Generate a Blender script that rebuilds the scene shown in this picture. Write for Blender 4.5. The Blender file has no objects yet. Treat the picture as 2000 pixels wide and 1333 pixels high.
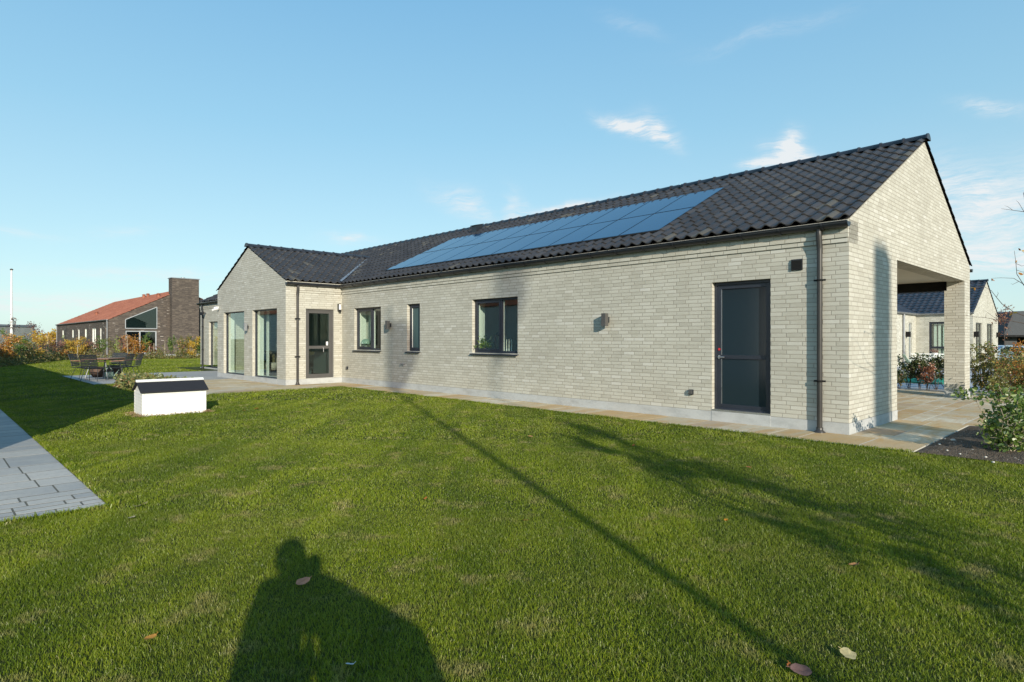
import bpy, math, random
import numpy as np
from mathutils import Vector, Matrix
random.seed(7); rng = np.random.default_rng(11)
R = math.radians
col = bpy.context.scene.collection
sc = bpy.context.scene

# ------------------------------------------------------------------ camera, world, sun, exposure
F = 1199.0; HOR = 662.0; H = 1.41
cam = bpy.data.objects.new('camera', bpy.data.cameras.new('camera'))
col.objects.link(cam); sc.camera = cam
cam.location = (0, 0, H); cam.rotation_euler = (R(90), 0, 0)
cam.data.sensor_width = 36; cam.data.lens = 36*F/2000
cam.data.shift_y = -(666.5-HOR)/2000
cam.data.clip_start = 0.05; cam.data.clip_end = 3000

SUN_EL = R(18.6)
SD = Vector((-0.304, 0.953, 0)).normalized()          # horizontal travel direction of the sunlight
w = bpy.data.worlds.new('World'); sc.world = w; w.use_nodes = True
nt = w.node_tree; nt.nodes.clear()
class G:
    """tiny helper for node graphs"""
    def __init__(s, tree): s.t = tree
    def n(s, typ, **kw):
        nd = s.t.nodes.new(typ)
        for k, v in kw.items():
            if k == 'ins':
                for a, b in v.items():
                    if hasattr(b, 'is_output') or isinstance(b, bpy.types.NodeSocket): s.t.links.new(b, nd.inputs[a])
                    else: nd.inputs[a].default_value = b
            else: setattr(nd, k, v)
        return nd
    def m(s, op, a, b=0.0, c=0.0, clamp=False):
        nd = s.n('ShaderNodeMath', operation=op, ins={0: a, 1: b, 2: c}); nd.use_clamp = clamp; return nd.outputs[0]
    def mix(s, f, a, b, bt='MIX'):
        nd = s.n('ShaderNodeMix', data_type='RGBA', blend_type=bt)
        for i, v in ((0, f), (6, a), (7, b)):
            if isinstance(v, bpy.types.NodeSocket): s.t.links.new(v, nd.inputs[i])
            else: nd.inputs[i].default_value = v
        return nd.outputs[2]
    def noise(s, vec, scale, detail=3, rough=.5, dist=0.0):
        nd = s.n('ShaderNodeTexNoise', ins={'Scale': scale, 'Detail': detail, 'Roughness': rough, 'Distortion': dist})
        if vec is not None: s.t.links.new(vec, nd.inputs['Vector'])
        return nd.outputs['Fac']
    def ramp(s, f, stops, interp='LINEAR'):
        nd = s.n('ShaderNodeValToRGB', ins={0: f}); cr = nd.color_ramp; cr.interpolation = interp
        while len(cr.elements) < len(stops): cr.elements.new(0.5)
        for e, (p, c) in zip(cr.elements, stops): e.position = p; e.color = (*c, 1)
        return nd.outputs[0]
    def rng(s, f, a, b, c=0.0, d=1.0):
        nd = s.n('ShaderNodeMapRange', ins={0: f, 1: a, 2: b, 3: c, 4: d}); return nd.outputs[0]
    def link(s, a, b): s.t.links.new(a, b)

g = G(nt)
sky = g.n('ShaderNodeTexSky'); sky.sky_type = 'NISHITA'; sky.sun_disc = False
sky.sun_elevation = SUN_EL; sky.sun_rotation = math.atan2(-SD.x, -SD.y)
sky.air_density = 1.0; sky.dust_density = 0.6; sky.ozone_density = 1.6
tc = g.n('ShaderNodeTexCoord').outputs['Generated']
sx = g.n('ShaderNodeSeparateXYZ', ins={0: tc})
az = g.m('ARCTAN2', sx.outputs[0], sx.outputs[1]); el = g.m('ARCSINE', sx.outputs[2])
v_ae = g.n('ShaderNodeCombineXYZ', ins={0: az, 1: el, 2: 0.0}).outputs[0]
warp = g.n('ShaderNodeTexNoise', ins={'Vector': v_ae, 'Scale': 9.0, 'Detail': 4.0})
wv = g.n('ShaderNodeVectorMath', operation='MULTIPLY_ADD', ins={0: warp.outputs['Color'], 1: (.09, .045, 0), 2: v_ae}).outputs[0]
ws = g.n('ShaderNodeSeparateXYZ', ins={0: wv}); wa = g.m('SUBTRACT', ws.outputs[0], .045); we = g.m('SUBTRACT', ws.outputs[1], .0225)
fib = g.noise(g.n('ShaderNodeMapping', ins={'Vector': wv, 'Rotation': (0, 0, R(-35)), 'Scale': (16, 90, 1)}).outputs[0], 1.0, 9, .75)
def wisp(u, v, su, sv, rot, amp):
    a0 = math.atan((u-1000)/F); e0 = math.atan((HOR-v)/math.hypot(F, u-1000))
    c, s = math.cos(R(rot)), math.sin(R(rot))
    da = g.m('SUBTRACT', wa, a0); de = g.m('SUBTRACT', we, e0)
    p = g.m('ADD', g.m('MULTIPLY', da, c), g.m('MULTIPLY', de, s))
    q = g.m('SUBTRACT', g.m('MULTIPLY', de, c), g.m('MULTIPLY', da, s))
    d = g.m('ADD', g.m('POWER', g.m('DIVIDE', p, su/F), 2.0), g.m('POWER', g.m('DIVIDE', q, sv/F), 2.0))
    return g.m('MULTIPLY', g.m('EXPONENT', g.m('MULTIPLY', d, -1.0)), amp)
acc = None
for a in [(1235, 245, 48, 12, -20, .95), (1290, 262, 34, 13, -50, .7), (1525, 292, 26, 15, 60, 1.1), (1545, 305, 34, 13, -20, 1.1), (1487, 325, 28, 8, 0, 1.0),
          (1085, 412, 75, 9, 11, 1.5), (905, 400, 55, 20, -25, .45), (1010, 410, 30, 14, -60, .5), (690, 472, 40, 9, 0, .45), (1940, 205, 45, 9, -15, .45),
          (1500, 65, 120, 12, 3, .13), (1235, 45, 50, 10, -20, .12), (1900, 420, 160, 60, 5, .62), (1960, 500, 160, 20, 0, .8), (1880, 350, 60, 30, -40, .3),
          (60, 590, 420, 16, 0, .55), (300, 535, 160, 10, 2, .3), (230, 450, 60, 9, 5, .18), (20, 455, 40, 6, 0, .25)]:
    t_ = wisp(*a); acc = t_ if acc is None else g.m('ADD', acc, t_)
cl = g.m('MULTIPLY', acc, g.rng(fib, .36, .64, .02, 1.75))
air = g.ramp(g.m('MULTIPLY', el, .6), [(0, (.70, .79, .82)), (.09, (.52, .70, .80)), (.19, (.35, .60, .79)), (.31, (.235, .49, .76)), (.8, (.12, .30, .58))])   # clear air by height
air = g.mix(1.0, air, (3.62, 3.84, 3.80, 1), 'MULTIPLY')
base = g.mix(1.0, sky.outputs[0], (.9, 1.25, 1.25, 1), 'MULTIPLY')
base = g.mix(.85, base, air)
base = g.mix(g.m('MINIMUM', cl, .9), base, (3.5, 3.6, 3.65, 1))
bg = g.n('ShaderNodeBackground', ins={'Color': base, 'Strength': .15})
g.link(bg.outputs[0], g.n('ShaderNodeOutputWorld').inputs[0])

sl = bpy.data.lights.new('sun', 'SUN'); sl.energy = 3.5; sl.angle = R(.53); sl.color = (1, .90, .735)
so = bpy.data.objects.new('sun', sl); col.objects.link(so)
so.rotation_euler = Vector((-SD.x*math.cos(SUN_EL), -SD.y*math.cos(SUN_EL), math.sin(SUN_EL))).to_track_quat('Z', 'Y').to_euler()
sc.render.engine = 'CYCLES'
sc.view_settings.view_transform = 'Standard'; sc.view_settings.look = 'None'
sc.view_settings.exposure = 0.72; sc.view_settings.gamma = 1
sc.cycles.max_bounces = 8; sc.cycles.transparent_max_bounces = 12

# ------------------------------------------------------------------ helpers
D1 = np.array([-.6932, .7208]); D2 = np.array([.7208, .6932])
C0 = np.array([3.463, 6.31])*H                                   # near brick corner of the house
TH = math.atan2(D2[1], D2[0])
def W(x, y, z=0.0):                                              # house-local -> world
    p = C0+x*D2+y*D1; return (float(p[0]), float(p[1]), z)
def L(X, Y):
    q = np.array([X, Y])-C0; return float(q@D2), float(q@D1)
def at(u, v, Y):                                                 # photo pixel + depth -> world point
    return Vector(((u-1000)/F*Y, Y, H+(HOR-v)/F*Y))

def tag(o, label=None, cat=None, group=None, kind=None):
    if label: o['label'] = label
    if cat: o['category'] = cat
    if group: o['group'] = group
    if kind: o['kind'] = kind
    return o
def empty(name, loc=(0, 0, 0), rz=0.0, label=None, cat=None, group=None, parent=None):
    o = bpy.data.objects.new(name, None); col.objects.link(o); o.location = loc; o.rotation_euler = (0, 0, rz)
    o.empty_display_size = .2
    if parent: o.parent = parent
    return tag(o, label, cat, group)

class MB:
    def __init__(s): s.v = []; s.f = []; s.r = []; s.cur = 0.0; s.sm = []
    def add(s, vs, fs, smooth=False):
        b = len(s.v); s.v += [tuple(p) for p in vs]; s.r += [s.cur]*len(vs)
        s.f += [tuple(b+i for i in f) for f in fs]; s.sm += [smooth]*len(fs); return s
    def box(s, x0, x1, y0, y1, z0, z1):
        return s.add([(x0,y0,z0),(x1,y0,z0),(x1,y1,z0),(x0,y1,z0),(x0,y0,z1),(x1,y0,z1),(x1,y1,z1),(x0,y1,z1)],
                     [(0,3,2,1),(4,5,6,7),(0,1,5,4),(1,2,6,5),(2,3,7,6),(3,0,4,7)])
    def prism(s, pts, axis, a, b):                               # extrude polygon along axis; pts are the two other coords
        n = len(pts)
        def P(p, k): return {'x': (k, p[0], p[1]), 'y': (p[0], k, p[1]), 'z': (p[0], p[1], k)}[axis]
        return s.add([P(p, a) for p in pts]+[P(p, b) for p in pts],
                     [tuple(range(n)), tuple(range(2*n-1, n-1, -1))]+[(i, (i+1) % n, n+(i+1) % n, n+i) for i in range(n)])
    def tube(s, pts, rad, n=8, cap=True, smooth=True):
        pts = [Vector(p) for p in pts]; m = len(pts)
        if not hasattr(rad, '__len__'): rad = [rad]*m
        vs = []; up = None
        for i, p in enumerate(pts):
            d = (pts[min(i+1, m-1)]-pts[max(i-1, 0)]).normalized()
            if up is None: up = Vector((0, 0, 1)) if abs(d.z) < .9 else Vector((1, 0, 0))
            a = d.cross(up).normalized(); b = a.cross(d).normalized(); up = b
            for k in range(n):
                t = 2*math.pi*k/n; vs.append(p+(a*math.cos(t)+b*math.sin(t))*rad[i])
        fs = [(i*n+k, i*n+(k+1) % n, (i+1)*n+(k+1) % n, (i+1)*n+k) for i in range(m-1) for k in range(n)]
        s.add(vs, fs, smooth)
        if cap:
            s.add(vs[:n], [tuple(range(n-1, -1, -1))]); s.add(vs[-n:], [tuple(range(n))])
        return s
    def lathe(s, prof, c=(0, 0, 0), n=20, fn=None):
        vs = []
        for (r, z) in prof:
            for k in range(n):
                t = 2*math.pi*k/n; q = r*(fn(t) if fn else 1); vs.append((c[0]+q*math.cos(t), c[1]+q*math.sin(t), c[2]+z))
        fs = [(i*n+k, i*n+(k+1) % n, (i+1)*n+(k+1) % n, (i+1)*n+k) for i in range(len(prof)-1) for k in range(n)]
        return s.add(vs, fs, True)
    def bar(s, a, b, w_, h_):                                    # square bar between two points
        a = Vector(a); b = Vector(b); d = (b-a).normalized()
        up = Vector((0, 0, 1)) if abs(d.z) < .95 else Vector((0, 1, 0))
        x = d.cross(up).normalized()*w_/2; y = x.normalized().cross(d).normalized()*h_/2
        return s.add([a-x-y, a+x-y, a+x+y, a-x+y, b-x-y, b+x-y, b+x+y, b-x+y],
                     [(0,1,2,3),(7,6,5,4),(0,4,5,1),(1,5,6,2),(2,6,7,3),(3,7,4,0)])
    def build(s, name, mat, parent=None, uv=None, bevel=0, loc=None, rz=0):
        me = bpy.data.meshes.new(name); me.from_pydata(s.v, [], s.f)
        if mat: me.materials.append(mat)
        a = me.attributes.new('rnd', 'FLOAT', 'POINT'); a.data.foreach_set('value', np.array(s.r, dtype=np.float32))
        me.update()
        n = len(me.loops); li = np.empty(n, np.int32); me.loops.foreach_get('vertex_index', li)
        V = np.array(s.v, dtype=np.float32)[li]
        nf = len(me.polygons); nr = np.empty(nf*3, np.float32); me.polygons.foreach_get('normal', nr); nr = nr.reshape(-1, 3)
        lt = np.empty(nf, np.int32); me.polygons.foreach_get('loop_total', lt); N = np.abs(np.repeat(nr, lt, axis=0))
        ax = np.argmax(N, axis=1)
        U = np.where(ax == 0, V[:, 1], V[:, 0]); T = np.where(ax == 2, V[:, 1], V[:, 2])
        l = me.uv_layers.new(name='UVMap'); l.data.foreach_set('uv', np.stack([U, T], 1).astype(np.float32).ravel())
        me.polygons.foreach_set('use_smooth', np.array(s.sm, dtype=bool))
        o = bpy.data.objects.new(name, me); col.objects.link(o)
        if parent: o.parent = parent
        if loc is not None: o.location = loc
        o.rotation_euler = (0, 0, rz)
        if bevel:
            bm = o.modifiers.new('bevel', 'BEVEL'); bm.width = bevel; bm.segments = 2; bm.limit_method = 'ANGLE'
        return o

def np_mesh(name, V, faces, mat, parent=None, uv=None, rnd=None, smooth=False, loc=None):
    """V (n,3); faces (m,k) array or list of arrays with different k"""
    if not isinstance(faces, list): faces = [faces]
    me = bpy.data.meshes.new(name)
    me.vertices.add(len(V)); me.vertices.foreach_set('co', np.asarray(V, np.float32).ravel())
    tot = np.concatenate([np.full(len(f), f.shape[1], np.int32) for f in faces])
    idx = np.concatenate([f.ravel() for f in faces]).astype(np.int32)
    me.loops.add(len(idx)); me.loops.foreach_set('vertex_index', idx)
    me.polygons.add(len(tot)); st = np.zeros(len(tot), np.int32); st[1:] = np.cumsum(tot)[:-1]
    me.polygons.foreach_set('loop_start', st)
    me.polygons.foreach_set('use_smooth', np.full(len(tot), smooth))
    if uv is not None:
        l = me.uv_layers.new(name='UVMap'); l.data.foreach_set('uv', np.asarray(uv, np.float32)[idx].ravel())
    if rnd is not None:
        a = me.attributes.new('rnd', 'FLOAT', 'POINT'); a.data.foreach_set('value', np.asarray(rnd, np.float32))
    me.materials.append(mat); me.update(calc_edges=True); me.validate()
    o = bpy.data.objects.new(name, me); col.objects.link(o)
    if parent: o.parent = parent
    if loc is not None: o.location = loc
    return o

def ordinal(i):
    return ['first','second','third','fourth','fifth','sixth','seventh','eighth','ninth','tenth','eleventh','twelfth','thirteenth','fourteenth',
            'fifteenth','sixteenth','seventeenth','eighteenth','nineteenth','twentieth','twenty-first','twenty-second','twenty-third','twenty-fourth',
            'twenty-fifth','twenty-sixth','twenty-seventh','twenty-eighth','twenty-ninth','thirtieth'][i]

# ------------------------------------------------------------------ materials
def mat(name):
    m = bpy.data.materials.new(name); m.use_nodes = True; t = m.node_tree; t.nodes.clear()
    q = G(t); q.out = q.n('ShaderNodeOutputMaterial'); return m, q
def pbr(q, **ins):
    ins = {k.replace('_', ' '): v for k, v in ins.items()}
    if 'Base Color' in ins and isinstance(ins['Base Color'], tuple) and len(ins['Base Color']) == 3: ins['Base Color'] = (*ins['Base Color'], 1)
    p = q.n('ShaderNodeBsdfPrincipled', ins=ins); q.link(p.outputs[0], q.out.inputs[0]); return p
def bump(q, h, strength=.4, dist=.01):
    return q.n('ShaderNodeBump', ins={'Height': h, 'Strength': strength, 'Distance': dist}).outputs[0]
def simple(name, c, rough=.5, metal=0.0, var=.12, sc_=8.0, bmp=.15, bd=.003, spec=.5):
    m, q = mat(name); o = q.n('ShaderNodeTexCoord').outputs['Object']
    n = q.noise(o, sc_, 5, .6)
    c0 = tuple(x*(1-var) for x in c)+(1,); c1 = tuple(min(1, x*(1+var)) for x in c)+(1,)
    pbr(q, Base_Color=q.mix(q.rng(n, .3, .7), c0, c1), Roughness=q.rng(n, .3, .7, rough*.9, min(1, rough*1.12)), Metallic=metal,
        Specular_IOR_Level=spec, Normal=bump(q, q.noise(o, sc_*9, 3), bmp, bd))
    return m

def brick_mat(name, stops, mortar, bw=.24, ch=.0658, joint=.011, off=.18, contrast=.5, stain=(.9, .9, .9), streak=False, bs=.7):
    m, q = mat(name)
    uv = q.n('ShaderNodeSeparateXYZ', ins={0: q.n('ShaderNodeUVMap').outputs[0]})
    ob = q.n('ShaderNodeTexCoord').outputs['Object']
    wob = q.m('MULTIPLY', q.m('SUBTRACT', q.noise(ob, 13.0, 2), .5), .006)
    vv = q.m('DIVIDE', q.m('ADD', q.m('SUBTRACT', uv.outputs[1], off), wob), ch); row = q.m('FLOOR', vv); fv = q.m('FRACT', vv)
    rr = q.n('ShaderNodeTexWhiteNoise', noise_dimensions='1D', ins={'W': row}).outputs['Value']
    sh = q.m('ADD', q.m('PINGPONG', q.m('MULTIPLY', row, .25), .5), q.m('MULTIPLY', q.m('SUBTRACT', rr, .5), .05))
    uu = q.m('ADD', q.m('DIVIDE', uv.outputs[0], bw), sh); cu = q.m('FLOOR', uu); fu = q.m('FRACT', uu)
    cell = q.n('ShaderNodeCombineXYZ', ins={0: cu, 1: row, 2: 0.0}).outputs[0]
    wn = q.n('ShaderNodeTexWhiteNoise', noise_dimensions='2D', ins={'Vector': cell})
    r1 = wn.outputs['Value']; r2 = q.n('ShaderNodeSeparateXYZ', ins={0: wn.outputs['Color']}).outputs[1]
    eu = q.m('MULTIPLY', q.m('MINIMUM', fu, q.m('SUBTRACT', 1.0, fu)), bw)
    ev = q.m('MULTIPLY', q.m('MINIMUM', fv, q.m('SUBTRACT', 1.0, fv)), ch)
    rough_e = q.m('MULTIPLY', q.m('SUBTRACT', q.noise(ob, 60.0, 3), .5), .008)
    e = q.m('ADD', q.m('MINIMUM', eu, ev), rough_e)
    face = q.n('ShaderNodeMapRange', interpolation_type='SMOOTHSTEP', ins={0: e, 1: joint*.30, 2: joint*.72, 3: 0.0, 4: 1.0}).outputs[0]
    bc = q.ramp(r1, stops)
    st = q.noise(q.n('ShaderNodeMapping', ins={'Vector': ob, 'Scale': (3, 3, 9)}).outputs[0], 2.2, 5, .62)
    bc = q.mix(q.m('MULTIPLY', q.rng(st, .42, .72), contrast), bc, (*stain, 1))
    fine = q.noise(ob, 90.0, 4, .7)
    bc = q.mix(q.m('MULTIPLY', q.rng(fine, .35, .7), .22), bc, (stops[0][1][0]*.62, stops[0][1][1]*.62, stops[0][1][2]*.6, 1))
    big = q.noise(q.n('ShaderNodeMapping', ins={'Vector': ob, 'Scale': (1, 1, .55)}).outputs[0], .8, 6, .66)
    bc = q.mix(q.rng(big, .38, .7, 0.0, .32), bc, tuple(x*.72 for x in stops[0][1])+(1,))
    if streak:   # pale lime runs on the brown brick
        sp = q.m('MULTIPLY', q.m('GREATER_THAN', r2, .92), q.rng(q.noise(q.n('ShaderNodeMapping', ins={'Vector': ob, 'Scale': (.55, .55, .2)}).outputs[0], 1.6, 3), .52, .62))
        bc = q.mix(q.m('MULTIPLY', sp, .8), bc, (.42, .38, .34, 1))
    mc = q.mix(q.rng(q.noise(ob, 5.0, 3), .3, .7), tuple(x*.8 for x in mortar)+(1,), (*mortar, 1))
    hgt = q.m('ADD', q.m('MULTIPLY', face, q.m('ADD', .8, q.m('MULTIPLY', r2, .3))), q.m('MULTIPLY', fine, .22))
    pbr(q, Base_Color=q.mix(face, mc, bc), Roughness=.9, Specular_IOR_Level=.25, Normal=bump(q, hgt, bs, .006))
    return m
M = {}
M['brick'] = brick_mat('grey_brick', [(0, (.435, .415, .355)), (.25, (.485, .467, .402)), (.6, (.52, .502, .436)), (.92, (.555, .537, .472)), (1, (.61, .595, .545))], (.36, .33, .28), stain=(.60, .60, .56), contrast=.3, bs=.5)
M['brick_n'] = brick_mat('pale_brick', [(0, (.46, .45, .39)), (.5, (.56, .55, .49)), (1, (.66, .65, .59))], (.34, .32, .27), stain=(.68, .67, .62), contrast=.3)
M['brick_g'] = brick_mat('flat_grey_brick', [(0, (.32, .32, .29)), (.5, (.40, .40, .37)), (1, (.46, .46, .43))], (.26, .26, .23), contrast=.3, stain=(.5, .5, .47))
M['brick_b'] = brick_mat('brown_brick', [(0, (.075, .062, .055)), (.4, (.11, .09, .078)), (.8, (.15, .122, .10)), (1, (.19, .155, .13))], (.06, .052, .046), stain=(.2, .165, .14), contrast=.35, streak=True)
def concrete(name, c):
    m, q = mat(name); ob = q.n('ShaderNodeTexCoord').outputs['Object']
    n = q.noise(q.n('ShaderNodeMapping', ins={'Vector': ob, 'Scale': (1, 1, 2.5)}).outputs[0], 2.6, 7, .65)
    n2 = q.noise(ob, 45.0, 3)
    cc = q.ramp(n, [(.25, tuple(x*.72 for x in c)), (.5, c), (.75, tuple(min(1, x*1.12) for x in c))])
    cc = q.mix(q.rng(n2, .55, .75, 0, .25), cc, tuple(x*.55 for x in c)+(1,))
    pbr(q, Base_Color=cc, Roughness=.88, Specular_IOR_Level=.25, Normal=bump(q, q.m('ADD', n2, n), .35, .004)); return m
M['plinth'] = concrete('plinth_concrete', (.43, .44, .44))
M['plinth_w'] = concrete('sill_concrete', (.52, .52, .50))
M['apron'] = concrete('apron_concrete', (.42, .43, .45))
def tile_mat(name, stops, rough=.5, spec=.4, lich=0.0):
    m, q = mat(name); uvn = q.n('ShaderNodeUVMap').outputs[0]
    cell = q.n('ShaderNodeVectorMath', operation='FLOOR', ins={0: uvn}).outputs[0]
    r = q.n('ShaderNodeTexWhiteNoise', noise_dimensions='2D', ins={'Vector': cell}).outputs['Value']
    ob = q.n('ShaderNodeTexCoord').outputs['Object']
    n = q.noise(ob, 30.0, 5, .65); n2 = q.noise(ob, .8, 3)
    c = q.ramp(r, stops)
    c = q.mix(q.rng(n, .5, .8, 0.0, .4), c, tuple(min(1, x*1.35+.004) for x in stops[-1][1])+(1,))
    c = q.mix(q.rng(n2, .4, .7, 0.0, .25), c, tuple(x*.7 for x in stops[0][1])+(1,))
    if lich:
        c = q.mix(q.m('MULTIPLY', q.m('GREATER_THAN', r, .965), lich), c, (.13, .12, .085, 1))
    pbr(q, Base_Color=c, Roughness=q.rng(n, .3, .7, rough*.85, rough*1.15), Specular_IOR_Level=spec, Normal=bump(q, n, .25, .003)); return m
M['tile'] = tile_mat('black_roof_tile', [(0, (.026, .0250, .0265)), (.5, (.035, .0335, .0355)), (.94, (.046, .044, .0455)), (1, (.062, .057, .052))], .46, .45, .25)
M['tile_n'] = tile_mat('glazed_roof_tile', [(0, (.020, .023, .032)), (.6, (.028, .031, .042)), (1, (.036, .040, .052))], .35, .55)
M['tile_r'] = tile_mat('red_roof_tile', [(0, (.26, .095, .060)), (.5, (.32, .12, .075)), (1, (.38, .15, .095))], .75, .3)
M['ridge'] = simple('ridge_tile', (.030, .032, .040), .42, 0, .2, 6)
M['metal'] = simple('anthracite_metal', (.017, .020, .026), .34, .0, .12, 3, .05)
M['zinc'] = simple('zinc_metal', (.30, .31, .33), .45, .6, .12, 4, .05)
M['brown_metal'] = simple('dark_coated_steel', (.046, .043, .042), .35, .2, .12, 3, .05)
M['frame'] = simple('anthracite_frame', (.022, .027, .040), .36, 0, .10, 2, .04)
M['frame_g'] = simple('grey_brown_frame', (.085, .082, .080), .42, 0, .08, 2, .04)
M['frame_lt'] = simple('light_alu_frame', (.40, .42, .44), .4, .2, .06, 2, .04)
M['black'] = simple('black_trim', (.004, .004, .004), .9, 0, .05, 4, .05)
M['alu'] = simple('brushed_steel', (.55, .55, .56), .3, .9, .05, 6, .03)
M['red'] = simple('red_lock_ring', (.55, .03, .04), .4)
M['white'] = simple('white_paint', (.76, .76, .735), .6, 0, .06, 3, .1)
M['white_pl'] = simple('white_plastic', (.75, .75, .75), .35, 0, .04, 3, .02)
M['iwall'] = simple('interior_white_paint', (.72, .74, .70), .8, 0, .03, 2, .05)
M['iceil'] = simple('interior_ceiling', (.70, .71, .68), .85, 0, .03, 2, .05)
M['ifloor'] = simple('oak_floor', (.30, .26, .20), .5, 0, .15, 2, .1)
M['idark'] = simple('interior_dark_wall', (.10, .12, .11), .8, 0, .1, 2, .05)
M['soffit'] = simple('painted_soffit_board', (.58, .55, .47), .8, 0, .05, 2, .1)
M['felt'] = simple('roofing_felt', (.020, .021, .026), .85, 0, .3, 60, .6, .003, .3)
M['teak'] = simple('weathered_teak', (.26, .14, .08), .6, 0, .25, 12, .2)
M['slat'] = simple('dark_grey_slats', (.022, .026, .032), .4, 0, .15, 5, .05)
M['terra'] = simple('brown_pot', (.09, .052, .035), .7, 0, .25, 9, .2)
M['sage'] = simple('sage_enamel', (.28, .40, .34), .4, 0, .1, 6, .05)
M['greenpl'] = simple('green_plastic', (.015, .17, .125), .35, 0, .12, 3, .1)
M['bark'] = simple('grey_brown_bark', (.17, .13, .10), .9, 0, .3, 20, .8, .006)
M['twig'] = simple('dark_twig_bark', (.075, .055, .045), .85, 0, .3, 30, .5)
M['palestem'] = simple('pale_stem', (.34, .29, .22), .85, 0, .3, 25, .5)
M['stake'] = simple('pine_stake', (.50, .36, .19), .8, 0, .15, 14, .2)
M['skin'] = simple('skin', (.50, .33, .25), .5); M['cloth'] = simple('dark_jacket', (.03, .035, .05), .9); M['hair'] = simple('brown_hair', (.06, .035, .02), .7)
M['jeans'] = simple('blue_jeans', (.05, .07, .12), .9)
M['rubber'] = simple('black_rubber', (.012, .012, .013), .7)
M['carpaint'] = simple('pale_blue_car_paint', (.25, .34, .44), .25, .3, .03, 1, .0)
M['darkhouse'] = simple('dark_stained_boards', (.055, .058, .062), .8, 0, .2, 3, .2)
M['darkroof'] = simple('dark_flat_roofing', (.05, .055, .063), .7, 0, .15, 2, .2)
M['candle'] = simple('white_candle', (.78, .76, .70), .5); M['brass'] = simple('brass', (.6, .42, .15), .3, .9)
M['flagred'] = simple('red_flag_cloth', (.5, .02, .03), .9)
def thin_cloth():
    m, q = mat('thin_flag_cloth')
    mx = q.n('ShaderNodeMixShader', ins={0: .60, 1: q.n('ShaderNodeBsdfTransparent', ins={0: (1, .85, .85, 1)}).outputs[0], 2: q.n('ShaderNodeBsdfDiffuse', ins={0: (.55, .12, .12, 1)}).outputs[0]})  # part clear, so the cloth on the unseen masts casts a lighter shadow
    q.link(mx.outputs[0], q.out.inputs[0]); return m
M['flagred'] = thin_cloth(); M['lampw'] = simple('opal_lamp_glass', (.75, .76, .75), .3)
M['pinkfl'] = simple('pink_heather', (.45, .16, .20), .9, 0, .4, 60)

def schlick(q, f0):
    ge = q.n('ShaderNodeNewGeometry'); c = q.m('ABSOLUTE', q.n('ShaderNodeVectorMath', operation='DOT_PRODUCT', ins={0: ge.outputs['Incoming'], 1: ge.outputs['True Normal']}).outputs['Value'])
    return q.m('ADD', f0, q.m('MULTIPLY', q.m('POWER', q.m('SUBTRACT', 1.0, c), 5.0), 1-f0))
def glass(name, tint=(.80, .90, .86), f0=.085, rough=0.0):
    m, q = mat(name)
    fr = schlick(q, f0)
    wv_ = bump(q, q.noise(q.n('ShaderNodeTexCoord').outputs['Object'], .9, 1), .010, .05)
    mx = q.n('ShaderNodeMixShader', ins={0: fr, 1: q.n('ShaderNodeBsdfTransparent', ins={0: (*tint, 1)}).outputs[0],
             2: q.n('ShaderNodeBsdfGlossy', ins={'Color': (.95, .98, .97, 1), 'Roughness': rough, 'Normal': wv_}).outputs[0]})
    q.link(mx.outputs[0], q.out.inputs[0]); return m
M['glass'] = glass('window_glass', (.90, .95, .92)); M['glass_d'] = glass('grey_window_glass', (.45, .52, .51), .06)
def frosted(name, c, rough=.32):
    m, q = mat(name)
    d = q.n('ShaderNodeMixShader', ins={0: .35, 1: q.n('ShaderNodeBsdfDiffuse', ins={0: (*c, 1)}).outputs[0], 2: q.n('ShaderNodeBsdfTranslucent', ins={0: (*[min(1, x*3) for x in c], 1)}).outputs[0]})
    fr = q.n('ShaderNodeFresnel', ins={'IOR': 1.5}).outputs[0]
    mx = q.n('ShaderNodeMixShader', ins={0: fr, 1: d.outputs[0], 2: q.n('ShaderNodeBsdfGlossy', ins={'Roughness': rough}).outputs[0]})
    q.link(mx.outputs[0], q.out.inputs[0]); return m
M['frost_door'] = frosted('frosted_glass_dark', (.022, .040, .054), .14); M['frost_win'] = frosted('frosted_glass_teal', (.10, .165, .165), .3)
def solar():
    m, q = mat('solar_cells'); ob = q.n('ShaderNodeTexCoord').outputs['Object']
    n = q.noise(ob, 1.2, 2)
    pbr(q, Base_Color=q.mix(n, (.003, .034, .095, 1), (.004, .044, .12, 1)), Roughness=.08, Specular_IOR_Level=.36)
    return m
M['solar'] = solar()

def slab_mat(name, stops, streak, joint=False):
    m, q = mat(name); r = q.n('ShaderNodeAttribute', attribute_name='rnd').outputs['Fac']
    ob = q.n('ShaderNodeTexCoord').outputs['Object']
    off = q.n('ShaderNodeCombineXYZ', ins={0: q.m('MULTIPLY', r, 37.0), 1: q.m('MULTIPLY', r, 91.0), 2: 0.0}).outputs[0]
    p = q.n('ShaderNodeVectorMath', operation='ADD', ins={0: ob, 1: off}).outputs[0]
    s1 = q.noise(q.n('ShaderNodeMapping', ins={'Vector': p, 'Scale': (1.1, 3.2, 1), 'Rotation': (0, 0, .15)}).outputs[0], 1.5, 5, .6, .6)
    s2 = q.noise(p, 22.0, 6, .7)
    c = q.ramp(r, stops)
    c = q.mix(q.rng(s1, .45, .68, 0.0, .75), c, (*streak, 1))
    c = q.mix(q.rng(s2, .45, .75, 0.0, .35), c, tuple(x*.6 for x in stops[0][1])+(1,))
    pbr(q, Base_Color=c, Roughness=.8, Specular_IOR_Level=.3, Normal=bump(q, s2, .35, .006)); return m
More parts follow.
